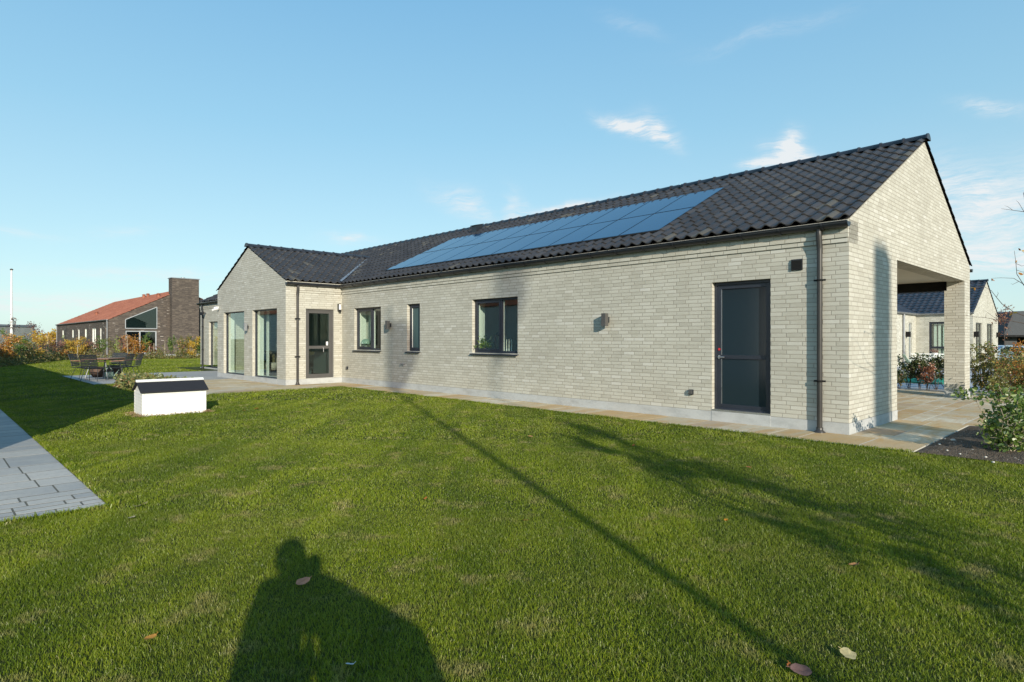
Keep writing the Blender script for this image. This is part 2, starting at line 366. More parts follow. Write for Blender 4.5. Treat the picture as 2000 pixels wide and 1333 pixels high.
M['sand'] = slab_mat('sandstone_slabs', [(0, (.44, .36, .23)), (.2, (.54, .50, .40)), (.38, (.48, .33, .16)), (.58, (.62, .58, .47)), (.78, (.50, .40, .24)), (.9, (.58, .53, .41)), (1, (.34, .23, .15))], (.48, .29, .11))
M['slate'] = slab_mat('grey_slate_slabs', [(0, (.31, .31, .305)), (.5, (.385, .375, .355)), (1, (.44, .42, .39))], (.40, .39, .36))
M['grey_slab'] = slab_mat('grey_terrace_slabs', [(0, (.31, .31, .31)), (.5, (.35, .35, .34)), (1, (.39, .38, .36))], (.36, .35, .33))
M['joint'] = simple('pale_joint_mortar', (.50, .48, .42), .95, 0, .15, 30, .3)
M['joint_d'] = simple('dark_joint_sand', (.085, .085, .07), .95, 0, .3, 30, .3)

def ground_mat():
    m, q = mat('grass_ground'); ob = q.n('ShaderNodeTexCoord').outputs['Object']
    n1 = q.noise(ob, .55, 4, .6); n2 = q.noise(ob, 7.0, 6, .7); n3 = q.noise(ob, 70.0, 3, .7)
    c = q.ramp(n1, [(.3, (.040, .056, .008)), (.5, (.056, .072, .012)), (.7, (.080, .088, .020))])
    c = q.mix(q.rng(n2, .45, .75, 0, .5), c, (.09, .085, .035, 1))
    c = q.mix(q.rng(n3, .35, .65, .5, 0), c, (.045, .062, .010, 1))
    pbr(q, Base_Color=c, Roughness=.9, Specular_IOR_Level=.15, Normal=bump(q, q.m('ADD', n3, q.m('MULTIPLY', n2, .8)), .9, .04)); return m
M['ground'] = ground_mat()
def grass_mat():
    m, q = mat('grass_blades'); r = q.n('ShaderNodeAttribute', attribute_name='rnd').outputs['Fac']
    ob = q.n('ShaderNodeTexCoord').outputs['Object']
    big = q.noise(ob, .8, 4, .65)
    c = q.ramp(r, [(0, (.105, .160, .006)), (.45, (.205, .270, .012)), (.8, (.30, .34, .026)), (.93, (.27, .27, .07)), (1, (.40, .33, .17))])
    c = q.mix(q.rng(q.noise(q.n('ShaderNodeMapping', ins={'Vector': ob, 'Scale': (1.5, .22, 1), 'Rotation': (0, 0, R(-20))}).outputs[0], 1.3, 2, .5, .8), .44, .58, 0, .60), c, (.080, .135, .008, 1))
    c = q.mix(q.rng(q.noise(ob, 2.6, 4, .7), .55, .68, 0, .8), c, (.37, .31, .13, 1))
    c = q.mix(q.rng(big, .45, .72, 0, .50), c, (.25, .27, .045, 1))
    c = q.mix(q.rng(q.noise(ob, .33, 3), .5, .7, 0, .45), c, (.080, .135, .010, 1))
    d = q.n('ShaderNodeMixShader', ins={0: .35, 1: q.n('ShaderNodeBsdfDiffuse', ins={0: c}).outputs[0], 2: q.n('ShaderNodeBsdfTranslucent', ins={0: c}).outputs[0]})
    mx = q.n('ShaderNodeMixShader', ins={0: .03, 1: d.outputs[0], 2: q.n('ShaderNodeBsdfGlossy', ins={'Roughness': .42}).outputs[0]})
    q.link(mx.outputs[0], q.out.inputs[0]); return m
M['blades'] = grass_mat()
def leaf_mat(name, stops, trans=.35, gloss=.05):
    m, q = mat(name); r = q.n('ShaderNodeAttribute', attribute_name='rnd').outputs['Fac']
    c = q.ramp(r, stops)
    d = q.n('ShaderNodeMixShader', ins={0: trans, 1: q.n('ShaderNodeBsdfDiffuse', ins={0: c}).outputs[0], 2: q.n('ShaderNodeBsdfTranslucent', ins={0: c}).outputs[0]})
    mx = q.n('ShaderNodeMixShader', ins={0: gloss, 1: d.outputs[0], 2: q.n('ShaderNodeBsdfGlossy', ins={'Roughness': .45}).outputs[0]})
    q.link(mx.outputs[0], q.out.inputs[0]); return m
LEAF = {
 'orange': leaf_mat('orange_leaves', [(0, (.20, .07, .02)), (.35, (.42, .16, .03)), (.7, (.55, .28, .04)), (1, (.45, .38, .06))]),
 'gold': leaf_mat('golden_leaves', [(0, (.28, .12, .02)), (.4, (.55, .32, .03)), (.8, (.55, .42, .05)), (1, (.25, .28, .05))]),
 'russet': leaf_mat('russet_leaves', [(0, (.13, .05, .035)), (.5, (.28, .11, .06)), (1, (.42, .22, .11))]),
 'pink': leaf_mat('dull_pink_leaves', [(0, (.20, .09, .07)), (.5, (.34, .18, .14)), (1, (.42, .30, .20))]),
 'green': leaf_mat('green_leaves', [(0, (.05, .10, .02)), (.5, (.11, .19, .03)), (1, (.24, .30, .06))]),
 'lime': leaf_mat('lime_leaves', [(0, (.14, .22, .03)), (.5, (.28, .36, .06)), (1, (.42, .46, .12))]),
 'plum': leaf_mat('plum_leaves', [(0, (.09, .045, .045)), (.6, (.18, .09, .085)), (1, (.26, .15, .12))]),
 'olive': leaf_mat('olive_leaves', [(0, (.07, .09, .025)), (.4, (.15, .17, .04)), (.75, (.26, .24, .07)), (1, (.36, .20, .08))]),
 'mixed': leaf_mat('autumn_mixed_leaves', [(0, (.06, .10, .02)), (.35, (.14, .17, .04)), (.6, (.32, .26, .06)), (.8, (.40, .17, .05)), (1, (.28, .09, .05))]),
 'rose': leaf_mat('rose_leaves', [(0, (.035, .07, .018)), (.6, (.08, .11, .035)), (.85, (.17, .14, .06)), (1, (.36, .20, .14))]),
 'bush': leaf_mat('fresh_shrub_leaves', [(0, (.05, .11, .015)), (.5, (.12, .20, .03)), (.85, (.24, .30, .06)), (1, (.40, .40, .14))], .4, .08),
 'cover': leaf_mat('bed_leaves', [(0, (.10, .14, .04)), (.5, (.22, .24, .08)), (.85, (.34, .30, .12)), (1, (.36, .16, .08))]),
}
def one_leaf_mat(name, c):
    m, q = mat(name); ob = q.n('ShaderNodeTexCoord').outputs['Object']
    n = q.noise(ob, 40.0, 4, .6)
    pbr(q, Base_Color=q.mix(q.rng(n, .3, .7), tuple(x*.6 for x in c)+(1,), (*c, 1)), Roughness=.95, Specular_IOR_Level=.1, Normal=bump(q, n, .4, .003)); return m
def soil_mat():
    m, q = mat('bed_soil'); ob = q.n('ShaderNodeTexCoord').outputs['Object']
    n = q.noise(ob, 14.0, 8, .75); v = q.n('ShaderNodeTexVoronoi', ins={'Vector': ob, 'Scale': 55.0}).outputs['Distance']
    c = q.ramp(n, [(.3, (.055, .040, .029)), (.55, (.125, .095, .068)), (.75, (.20, .16, .12))])
    c = q.mix(q.rng(q.noise(ob, 38.0, 2), .66, .70), c, (.36, .33, .29, 1))
    pbr(q, Base_Color=c, Roughness=.95, Normal=bump(q, q.m('ADD', n, q.m('MULTIPLY', v, .5)), 1.0, .05)); return m
M['soil'] = soil_mat()
M['stone'] = simple('pale_pebble', (.52, .50, .46), .8, 0, .2, 20, .3)
# ------------------------------------------------------------------ ground and paving
def terr(x, y):
    s = lambda a: np.clip(a, 0, 1)**2*(3-2*np.clip(a, 0, 1))
    return -0.65*s((x-31)/8)*s((y-37)/8)
gx = np.concatenate([[-1600, -700, -300, -150], np.linspace(-100, 100, 51), [150, 300, 700, 1600]])
X_, Y_ = np.meshgrid(gx, gx+40, indexing='ij'); n_ = len(gx)
V_ = np.stack([X_, Y_, terr(X_, Y_)], -1).reshape(-1, 3)
I_ = np.arange(n_*n_).reshape(n_, n_)
F_ = np.stack([I_[:-1, :-1], I_[1:, :-1], I_[1:, 1:], I_[:-1, 1:]], -1).reshape(-1, 4)
tag(np_mesh('ground', V_, F_, M['ground']), kind='structure')

def slabs(name, rects, m, mj, z=.018, gap=.006, jz=.0165, base=None):
    b = MB(); gy = gap*1.5
    for (x0, x1, y0, y1) in rects:
        b.cur = random.random(); e = random.uniform(-.0006, .0006); j = lambda: random.uniform(-.0006, .0006)
        zz = z+e
        b.add([(x0+gap, y0+gy, 0), (x1-gap, y0+gy, 0), (x1-gap, y1-gy, 0), (x0+gap, y1-gy, 0),
               (x0+gap+j(), y0+gy+j(), zz), (x1-gap+j(), y0+gy+j(), zz+j()), (x1-gap+j(), y1-gy+j(), zz), (x0+gap+j(), y1-gy+j(), zz+j())],
              [(4,5,6,7), (0,1,5,4), (1,2,6,5), (2,3,7,6), (3,0,4,7)])
    o = b.build(name, m, loc=W(0, 0), rz=TH); tag(o, kind='structure')
    jb = MB()
    for (x0, x1, y0, y1) in base: jb.box(x0, x1, y0, y1, -.05, jz)
    tag(jb.build('paving_bed', mj, loc=W(0, 0, 0), rz=TH), kind='structure')
    return o
def rows(x0, x1, y0, y1, rw, lmin, lmax, along='y'):
    """rows across; rw list of row widths cycling"""
    out = []; a = x0 if along == 'y' else y0; A = x1 if along == 'y' else y1; i = 0
    while a < A-.05:
        b = min(A, a+random.choice(rw))
        if A-b < .12: b = A
        c, Cc = (y0, y1) if along == 'y' else (x0, x1); c0 = c
        while c < Cc-.02:
            d = c+random.uniform(lmin, lmax)*(.6 if c == c0 else 1)
            if Cc-d < lmin*.5: d = Cc
            out.append((a, b, c, d) if along == 'y' else (c, d, a, b)); c = d
        a = b; i += 1
    return out
r = []; y = -1.0
while y < 13.4:                                                   # strip along the long wall
    d = y+random.choice([.42, .5, .62, .8, .95]); d = min(d, 13.4)
    if 13.4-d < .2: d = 13.4
    r.append((-.86+random.uniform(-.02, .02), -.003, y, d)); y = d
r += rows(-4.5, -1.86, 13.4, 19.2, [.3, .45, .6], .4, .95, 'x') + rows(-1.86, -.003, 13.4, 14.87, [.4, .5, .57], .4, .9, 'x')
r += rows(0.0, 2.44, -1.0, -.003, [.33, .5], .6, 1.3, 'x')
slabs('sandstone_path', r, M['sand'], M['joint'], base=[(-.86, 2.44, -1, 0), (-.86, 0, 0, 13.4), (-4.5, -1.85, 13.4, 19.2), (-1.85, 0, 13.4, 14.88)])
slabs('carport_paving', rows(2.45, 9.9, -2.6, 6.0, [.28, .42, .56], .28, .62, 'x'), M['sand'], M['joint'], gap=.009, base=[(2.445, 9.9, -2.6, 6.0)])
slabs('grey_terrace', rows(-5.9, -.01, 19.25, 25.2, [.4, .6], .4, .9, 'x'), M['grey_slab'], M['joint_d'], gap=.005, base=[(-5.9, -.01, 19.25, 25.2)])
# grey slate path beside the neighbour's wall (runs left)
px1, py0 = L(-3.39, 5.15)
rs = rows(px1-1.5, px1, py0, py0+.42, [.14], .25, .45, 'x') + rows(px1-1.5, px1, py0+.42, py0+.80, [.19], .3, .5, 'x')
rs += rows(px1-1.5, px1, py0+.80, py0+22, [.38, .45, .6, .75], .45, .85, 'x')
slabs('slate_path', rs, M['slate'], M['joint_d'], gap=.008, jz=.0165, base=[(px1-1.5, px1, py0, py0+22)])
SLATE = (px1-1.5, px1, py0, py0+22)
b = MB(); b.box(10.6, 26, -14, 30, -.05, .012); tag(b.build('pale_gravel_drive', M['apron'], loc=W(0, 0), rz=TH), kind='structure')
# planting bed with soil
bx0, bx1, by0, by1 = -.86, 2.45, -4.6, -1.02
nx = 60; xs = np.linspace(bx0, bx1, nx); ys = np.linspace(by0, by1, nx); X_, Y_ = np.meshgrid(xs, ys, indexing='ij')
front = L(5.0, 7.50)                                             # bed edge towards the lawn is a slanting line
edge = np.minimum(np.minimum(X_-bx0, bx1-X_), np.minimum(Y_-by0, by1-Y_))
Z_ = .012+.05*np.clip(edge/.25, 0, 1)+rng.normal(0, .009, X_.shape)*np.clip(edge/.1, 0, 1)
V_ = np.stack([X_, Y_, Z_], -1).reshape(-1, 3); I_ = np.arange(nx*nx).reshape(nx, nx)
F_ = np.stack([I_[:-1, :-1], I_[1:, :-1], I_[1:, 1:], I_[:-1, 1:]], -1).reshape(-1, 4)
o = np_mesh('soil_bed', V_, F_, M['soil'], smooth=True); o.location = W(0, 0); o.rotation_euler.z = TH; tag(o, kind='structure')
b = MB(); b.box(9.95, 10.6, -14, 20, -.05, .015); tag(b.build('kerb_strip', M['apron'], loc=W(0, 0), rz=TH), kind='structure')

# ------------------------------------------------------------------ wall, roof, window builders (house-local frames)
def wall(b, axis, c0, c1, a0, a1, z0, z1, ops=()):
    """axis 'x': wall lies in plane x=c0..c1 running along y; 'y': plane y=c0..c1 running along x. ops = (a0,a1,z0,z1)"""
    def bx(p, q, r_, s):
        if s-r_ < 1e-4 or q-p < 1e-4: return
        b.box(c0, c1, p, q, r_, s) if axis == 'x' else b.box(p, q, c0, c1, r_, s)
    cuts = sorted(set([a0, a1]+[o for op in ops for o in op[:2]]))
    for p, q in zip(cuts[:-1], cuts[1:]):
        inn = sorted([op for op in ops if op[0] <= p+1e-6 and op[1] >= q-1e-6], key=lambda o: o[2]); z = z0
        for op in inn: bx(p, q, z, op[2]); z = op[3]
        bx(p, q, z, z1)

def tiles(name, O, A, S, length, run, m, parent, tw=.23, tl=.345, clip=None, lo=-.075, amp=.028):
    O, A, S = (np.array(v, float) for v in (O, A, S)); S /= np.linalg.norm(S); A /= np.linalg.norm(A)
    N = np.cross(A, S); N = N if N[2] > 0 else -N
    nc = int(round(length/tw)); tw = length/nc; nr = int(round((run-lo)/tl)); tl = (run-lo)/nr
    J = 8; j = np.arange(J+1)/J
    prof = amp*(np.cos(2*np.pi*(j-.30))+.22*np.cos(4*np.pi*(j-.30)))
    c, r_ = np.meshgrid(np.arange(nc), np.arange(nr), indexing='ij'); c = c.ravel(); r_ = r_.ravel()
    if clip is not None:
        cen = O+(c[:, None]+.5)*tw*A+(lo+(r_[:, None]+.5)*tl)*S; k = clip(cen); c = c[k]; r_ = r_[k]
    T = len(c); jit = rng.normal(0, .0012, (T, 1)); rot = rng.normal(0, .0015, (T, 1))
    a = (c[:, None]+j)*tw; low = lo+r_[:, None]*tl+rng.normal(0, .0015, (T, 1))
    n_low = prof+.030+jit+rot*(j-.5); n_up = prof+.0+jit
    rowsV = []
    for (s_, n_) in ((low+.002, n_low-.026), (low, n_low-.004), (low+.008, n_low), (low+tl+.02, n_up)):
        s_ = np.broadcast_to(s_, a.shape); rowsV.append(O+a[..., None]*A+s_[..., None]*S+n_[..., None]*N)
    V = np.stack(rowsV, 1)                                        # T,4,J+1,3
    uvx = np.broadcast_to((c[:, None]+.02+.96*j)[:, None, :], (T, 4, J+1)); uvy = np.broadcast_to((r_[:, None]+np.array([.02, .04, .06, .96]))[:, :, None], (T, 4, J+1))
    I = np.arange(T*4*(J+1)).reshape(T, 4, J+1)
    Fq = np.stack([I[:, :-1, :-1], I[:, :-1, 1:], I[:, 1:, 1:], I[:, 1:, :-1]], -1).reshape(-1, 4)
    if np.cross(A, S)[2] < 0: Fq = Fq[:, ::-1]
    return np_mesh(name, V.reshape(-1, 3), Fq, m, parent, uv=np.stack([uvx, uvy], -1).reshape(-1, 2), smooth=True)

def ridge_tiles(p0, p1, parent, m, L0=.40, r=.115, name='ridge_tiles'):
    p0, p1 = Vector(p0), Vector(p1); n = max(1, int(round((p1-p0).length/L0))); d = (p1-p0)/n; u = d.normalized()
    side = u.cross(Vector((0, 0, 1))).normalized(); b = MB()
    for i in range(n):
        vs = []
        for (t, rr) in ((-.06, r*1.10), (0.02, r*1.12), (.03, r*1.0), (1.02, r*.93)):
            for k in range(9):
                a = math.pi*(k/8); off = side*math.cos(a)*rr*1.15+Vector((0, 0, 1))*(math.sin(a)*rr*.95-.055)
                vs.append(p0+d*i+u*(t*L0 if t < .5 else d.length*t)+off)
        b.add(vs, [(q*9+k, q*9+k+1, (q+1)*9+k+1, (q+1)*9+k) for q in range(3) for k in range(8)], True)
        b.add(vs[:9], [tuple(range(9))])
    b.add(vs[-9:], [tuple(range(8, -1, -1))])
    return b.build(name, m, parent)

def gutter(parent, axis, c, a0, a1, z, out, m, brackets=True, r=.074):
    """half round gutter; c = centre line coordinate, out = +-1 outward"""
    b = MB(); ring = [(math.cos(math.pi+math.pi*k/10), math.sin(math.pi+math.pi*k/10)) for k in range(11)]
    poly = [(c+x*r, z+y_*r) for x, y_ in ring]+[(c+x*(r-.006), z+y_*(r-.006)) for x, y_ in reversed(ring)]
    b.prism(poly, 'y' if axis == 'y' else 'x', a0, a1)
    b.tube([(c+out*r, a0, z+.004), (c+out*r, a1, z+.004)] if axis == 'y' else [(a0, c+out*r, z+.004), (a1, c+out*r, z+.004)], .009, 6)
    cap = [(c+x*r, z+y_*r) for x, y_ in ring]
    for a in (a0, a1): b.prism(cap, axis, a-.004 if a == a0 else a, a if a == a0 else a+.004)
    g_ = b.build('gutter', m, parent)
    if brackets:
        a = a0+.35
        while a < a1:
            k = MB(); rr = r+.006
            poly2 = [(c+x*(rr+.006), z+y_*(rr+.006)) for x, y_ in ring]+[(c+x*rr*.99, z+y_*rr*.99) for x, y_ in reversed(ring)]
            k.prism(poly2, axis, a-.016, a+.016)
            k.build('bracket', m, g_); a += .62
    return g_

class Win:
    """window or glazed door in an opening; maps (a along wall, n inwards, z)"""
    def __init__(s, parent, axis, c, a0, a1, z0, z1, name='window', fm=None, inward=1, label=None):
        s.ax, s.c, s.i = axis, c, inward; s.a0, s.a1, s.z0, s.z1 = a0, a1, z0, z1; s.fm = fm or M['frame']; s.b = MB(); s.parent = parent; s.name = name; s.kids = []; s.label = label
    def bx(s, b, a0, a1, n0, n1, z0, z1):
        p, q = sorted((s.c+s.i*n0, s.c+s.i*n1))
        b.box(p, q, a0, a1, z0, z1) if s.ax == 'x' else b.box(a0, a1, p, q, z0, z1)
    def frame(s, a0, a1, z0, z1, w_, n0, n1):
        s.bx(s.b, a0, a0+w_, n0, n1, z0, z1); s.bx(s.b, a1-w_, a1, n0, n1, z0, z1)
        s.bx(s.b, a0+w_, a1-w_, n0, n1, z1-w_, z1); s.bx(s.b, a0+w_, a1-w_, n0, n1, z0, z0+w_)
    def pane(s, a0, a1, z0, z1, n, m, name='pane'):
        b = MB(); s.bx(b, a0, a1, n, n+.006, z0, z1); s.kids.append((b, name, m, None))
    def part(s, name, m, f, label=None):
        b = MB(); f(b); s.kids.append((b, name, m, label))
    def done(s, bevel=0):
        o = s.b.build(s.name, s.fm, s.parent, bevel=bevel)
        if s.label: o['label'] = s.label
        for b, n, m, l in s.kids:
            k = b.build(n, m, o)
            if l: k['label'] = l
        return o
def reveal(w_, t0=.17, t1=.40, d=.018, sill=True):
    def f(b):
        w_.bx(b, w_.a0+.002, w_.a0+d, t0, t1, w_.z0+.002, w_.z1-.002); w_.bx(b, w_.a1-d, w_.a1-.002, t0, t1, w_.z0+.002, w_.z1-.002)
        w_.bx(b, w_.a0+d, w_.a1-d, t0, t1, w_.z1-d, w_.z1-.002)
        w_.bx(b, w_.a0+d, w_.a1-d, t0, t1+(.04 if sill else 0), w_.z0+.002, w_.z0+d+.004)
    w_.part('reveal', M['iwall'], f)
def sill_of(w_, m):
    def f(b):
        c, i = w_.c, w_.i
        P = [(.08, 0), (-.055, -.025), (-.055, -.05), (-.047, -.05), (-.047, -.03), (.08, -.008)]
        pts = [(c+i*n, w_.z0+z) for n, z in P]
        b.prism(pts, 'y' if w_.ax == 'x' else 'x', w_.a0-.035, w_.a1+.035)
    w_.part('sill', m, f)

# ------------------------------------------------------------------ the house
RW = 8.6; ZE = 3.14; SL = .482; ZT = 3.20
HL = 28.7; WY0, WY1 = 14.89, 20.75; WX = -1.84; WC = (WY0+WY1)/2; SW = .445
house = empty('brick_house', W(0, 0), TH, 'long pale grey brick bungalow with black tiled roof and solar panels', 'house')
D_ = (1.14, 2.14, .20, 2.365); W3 = (6.86, 8.45, 1.07, 2.365); WS = (10.63, 11.24, 1.07, 2.365); W1 = (12.58, 14.11, 1.07, 2.35)
FW = (25.6, 27.5, .06, 2.2)
b = MB(); T = .40; PZ = .18
wall(b, 'x', 0, T, .35, WY0, PZ, 2.815, [(*D_[:2], PZ, D_[3]), W3, WS, W1])
wall(b, 'x', 0, T, WY1, HL-.35, PZ, 2.815, [(FW[0], FW[1], PZ, FW[3])])
wall(b, 'y', 0, .35, 0, RW, PZ, ZE, [(2.44, 8.0, PZ, 2.77)])
wall(b, 'y', 0.35, .40, 8.0, RW, PZ, 2.56)
wall(b, 'y', HL-.35, HL, 0, RW, PZ, ZE)
for a, c, xo in ((2.815, 2.885, -.020), (2.885, ZE, -.038)):          # two corbelled courses under the gutter
    b.box(xo, T, 0, WY0+xo if xo else WY0, a, c); b.box(xo, T, WY1, HL, a, c)
for y0 in (0, HL-.35):
    b.prism([(0, ZE), (RW, ZE), (RW/2, ZE+SL*RW/2-.005)], 'y', y0, y0+.35)
wall(b, 'x', RW-.35, RW, 3.5, HL-.35, PZ, 2.56, [(15.4, 17.5, PZ, 2.3), (18.1, 20.2, PZ, 2.3), (6.9, 8.6, 1.07, 2.3)])
b.box(RW-.35, RW, .35, HL-.35, 2.81, ZE); b.box(RW-.35, RW, 3.5, HL-.35, 2.56, 2.81)
wall(b, 'x', 2.44-.3, 2.44, .35, 6.0, PZ, 2.8); wall(b, 'y', 6.0, 6.3, 2.14, RW-.35, PZ, 2.8)
# wing
G1 = (15.52, 17.46, .17, 2.345); G2 = (18.17, 20.12, .17, 2.345); PD = (-1.21, -.28, .19, 2.33)
wall(b, 'x', WX, WX+.35, WY0, WY1, PZ, ZE, [G1, G2])
b.prism([(WY0, ZE), (WY1, ZE), (WC, ZE+SW*(WC-WY0)-.005)], 'x', WX, WX+.35)
wall(b, 'y', WY0, WY0+.35, WX+.35, 0, PZ, 2.815, [PD]); wall(b, 'y', WY1-.35, WY1, WX+.35, 0, PZ, ZE)
b.box(WX+.35, -.038, WY0-.020, WY0+.35, 2.815, 2.885); b.box(WX+.35, -.038, WY0-.038, WY0+.35, 2.885, ZE)
b.build('brick_wall', M['brick'], house)
b = MB(); e = .006
def pl_(x0, x1, y0, y1, z=PZ-.001): b.box(x0, x1, y0, y1, -.3, z)
pl_(-e+.0, T, -e, D_[0]); pl_(-e, T, D_[1], WY0-e); b.box(-.012, T, D_[0], D_[1], -.3, D_[2]-.012); b.box(-e, T, WY1+e, HL+e, -.3, .05)
pl_(T, 2.44+e, -e, .35+e); pl_(2.44-.3, 2.44+e, .35+e, 6.3); pl_(8.0-e, RW+e, -e, .40+e); pl_(2.44+e, RW, 6.0-e, 6.3); pl_(RW-.35, RW+e, 3.5-e, HL)
pl_(WX-e, WX+.35, WY0-e, G1[0]); b.box(WX-.010, WX+.35, G1[0], G1[1], -.3, G1[2]-.004); pl_(WX-e, WX+.35, G1[1], G2[0]); b.box(WX-.010, WX+.35, G2[0], G2[1], -.3, G2[2]-.004); pl_(WX-e, WX+.35, G2[1], WY1+e)
pl_(WX+.35, PD[0], WY0-e, WY0+.35); b.box(PD[0], PD[1], WY0-.010, WY0+.35, -.3, PD[2]-.004); pl_(PD[1], -e, WY0-e, WY0+.35); pl_(WX+.35, 0, WY1-.35, WY1+e)
b.build('plinth', M['plinth'], house)
# interior shell
b = MB()
b.box(.405, 8.2, 6.31, 14.9, 2.62, 2.70); b.box(.405, 2.13, .36, 6.31, 2.62, 2.70); b.box(WX+.36, 8.2, 15.26, 20.39, 2.62, 2.70); b.box(.405, 8.2, 20.76, 28.3, 2.62, 2.70)
b.build('indoor_ceiling', M['iceil'], house)
b = MB()
for y_ in (10.1, 12.0, 14.95): b.box(.405, 8.2, y_, y_+.12, .1, 2.62)
b.box(4.3, 4.42, 6.35, 14.9, .1, 2.62); b.box(.405, 8.2, 20.55, 20.67, .1, 2.62)
b.box(WX+.355, WX+.37, 15.25, 15.51, .1, 2.62); b.box(WX+.355, WX+.37, 17.47, 18.16, .1, 2.62)
b.box(1.2, 1.32, 17.9, 20.5, .1, 2.62)
b.box(.41, .425, 6.35, 6.85, .1, 2.62); b.box(.41, .425, 8.46, 10.0, .1, 2.62)
b.build('indoor_wall', M['iwall'], house)
b = MB(); b.box(.405, 8.2, 6.31, 28.3, .02, .10); b.box(WX+.36, .405, 15.26, 20.39, .02, .101); b.box(.405, 2.13, .36, 6.31, .02, .10); b.build('indoor_floor', M['ifloor'], house)
b = MB(); b.box(2.44, 8.25, .35, 6.0, 2.80, 2.86)
b.build('carport_soffit', M['soffit'], house)
b = MB(); b.box(RW-.352, RW+.002, .402, 3.498, 2.575, 2.797); b.build('dark_beam', M['black'], house)

# roofs
cs = math.cos(math.atan(SL)); RUN = RW/2/cs
zmain = lambda x: ZT+SL*x
zwing = lambda y: ZT+SW*(WC-WY0-np.abs(y-WC))
SP0, SP1, SPX0, SPX1 = 3.48, 13.2, .50, 3.20
def clip_main(c):
    under = (c[:, 1] > WY0) & (c[:, 1] < WY1) & (c[:, 2] < zwing(c[:, 1])-.10)
    sol = (c[:, 1] > SP0+.1) & (c[:, 1] < SP1-.1) & (c[:, 0] > SPX0+.15) & (c[:, 0] < SPX1-.15)
    return ~(under | sol)
tiles('roof', (0, -.035, ZT), (0, 1, 0), (1, 0, SL), HL+.07, RUN, M['tile'], house, clip=clip_main)
tiles('roof', (RW, -.035, ZT), (0, 1, 0), (-1, 0, SL), HL+.07, RUN, M['tile'], house)
cw = math.cos(math.atan(SW)); RUNW = (WC-WY0)/cw
clipw = lambda c: c[:, 2] > zmain(c[:, 0])-.10
tiles('wing_roof', (WX-.035, WY0, ZT), (1, 0, 0), (0, 1, SW), 5.06, RUNW, M['tile'], house, clip=clipw)
tiles('wing_roof', (WX-.035, WY1, ZT), (1, 0, 0), (0, -1, SW), 5.06, RUNW, M['tile'], house, clip=clipw)
ridge_tiles((RW/2, -.05, ZT+SL*RW/2+.03), (RW/2, HL+.05, ZT+SL*RW/2+.03), house, M['ridge'])
zr = ZT+SW*(WC-WY0); ridge_tiles((WX-.05, WC, zr+.03), ((zr-ZT)/SL+.1, WC, zr+.03), house, M['ridge'])
b = MB()                                                        # underlay boards close the roof from below
for (x0, x1, s) in ((0.02, RW/2, 1), (RW-.02, RW/2, -1)):
    b.add([(x0, .0, ZT-.035), (x0, HL, ZT-.035), (x1, HL, ZT-.03+SL*RW/2-.01), (x1, .0, ZT-.03+SL*RW/2-.01)], [(0, 1, 2, 3)])
b.add([(WX+.02, WY0+.02, ZT-.035), (.0, WY0+.02, ZT-.035), ((zr-ZT)/SL, WC, zr-.04), (WX+.02, WC, zr-.04)], [(0, 1, 2, 3)])
b.add([(WX+.02, WY1-.02, ZT-.035), (.0, WY1-.02, ZT-.035), ((zr-ZT)/SL, WC, zr-.04), (WX+.02, WC, zr-.04)], [(3, 2, 1, 0)])
b.build('roof_underlay', M['felt'], house)
for ysgn, ye in ((1, WY0), (-1, WY1)):                          # valley flashing
    p0 = Vector((-.06, ye-ysgn*.06, ZT+.0)); p1 = Vector(((zr-ZT)/SL, WC, zr+.0)); d = (p1-p0)
    b = MB(); a0 = Vector((.09, 0, .09*SL+.045)); a1 = Vector((0, ysgn*.07, .07*SW+.045))
    lo = Vector((0, 0, .035)); vs = [p0+a0, p0+lo, p0+a1, p1+a0*.6, p1+lo, p1+a1*.6]
    b.add(vs, [(0, 1, 4, 3), (1, 2, 5, 4)]); b.build('valley_flashing', M['zinc'], house)
# solar panels set into the slope
nrm = Vector((-SL, 0, 1)).normalized()
b = MB(); pts = []
def sp(x, y, n): return (x+nrm.x*n, y, zmain(x)+nrm.z*n)
xm = (SPX0+SPX1)/2
b.add([sp(SPX0, SP0, 0), sp(SPX1, SP0, 0), sp(SPX1, SP1, 0), sp(SPX0, SP1, 0), sp(SPX0, SP0, .044), sp(SPX1, SP0, .044), sp(SPX1, SP1, .044), sp(SPX0, SP1, .044)],
      [(3,2,1,0)[::-1], (4,5,6,7)[::-1], (0,1,5,4), (1,2,6,5), (2,3,7,6), (3,0,4,7)])
base_ = b.build('solar_mount', M['black'], house)
nS = 10
for i in range(nS):
    ya = SP0+.02+(SP1-SP0-.04)*i/nS; yb = SP0+.02+(SP1-SP0-.04)*(i+1)/nS
    for (xa, xb) in ((SPX0+.02, xm), (xm, SPX1-.02)):
        b = MB(); q = .021; n0, n1 = .0445, .051
        dz = random.uniform(-.001, .001)
        c = [(xa+q*1.2, ya+q), (xb-q*1.2, ya+q), (xb-q*1.2, yb-q), (xa+q*1.2, yb-q)]
        b.add([sp(x, y, n0) for x, y in c]+[sp(x, y, n1+dz) for x, y in c], [(4,5,6,7)[::-1], (0,1,5,4), (1,2,6,5), (2,3,7,6), (3,0,4,7)])
        b.build('solar_panel', M['solar'], house)
# roof vent near the ridge
b = MB(); xv, yv = 3.78, 12.65; zv = zmain(xv)
b.prism([(xv-.16, zmain(xv-.16)), (xv+.12, zmain(xv+.12)), (xv+.12, zv+.24), (xv-.16, zv+.16)], 'y', yv-.12, yv+.12)
b.prism([(xv-.19, zv+.155), (xv+.15, zv+.235), (xv+.15, zv+.26), (xv-.19, zv+.18)], 'y', yv-.145, yv+.145)
b.build('roof_vent', M['metal'], house)
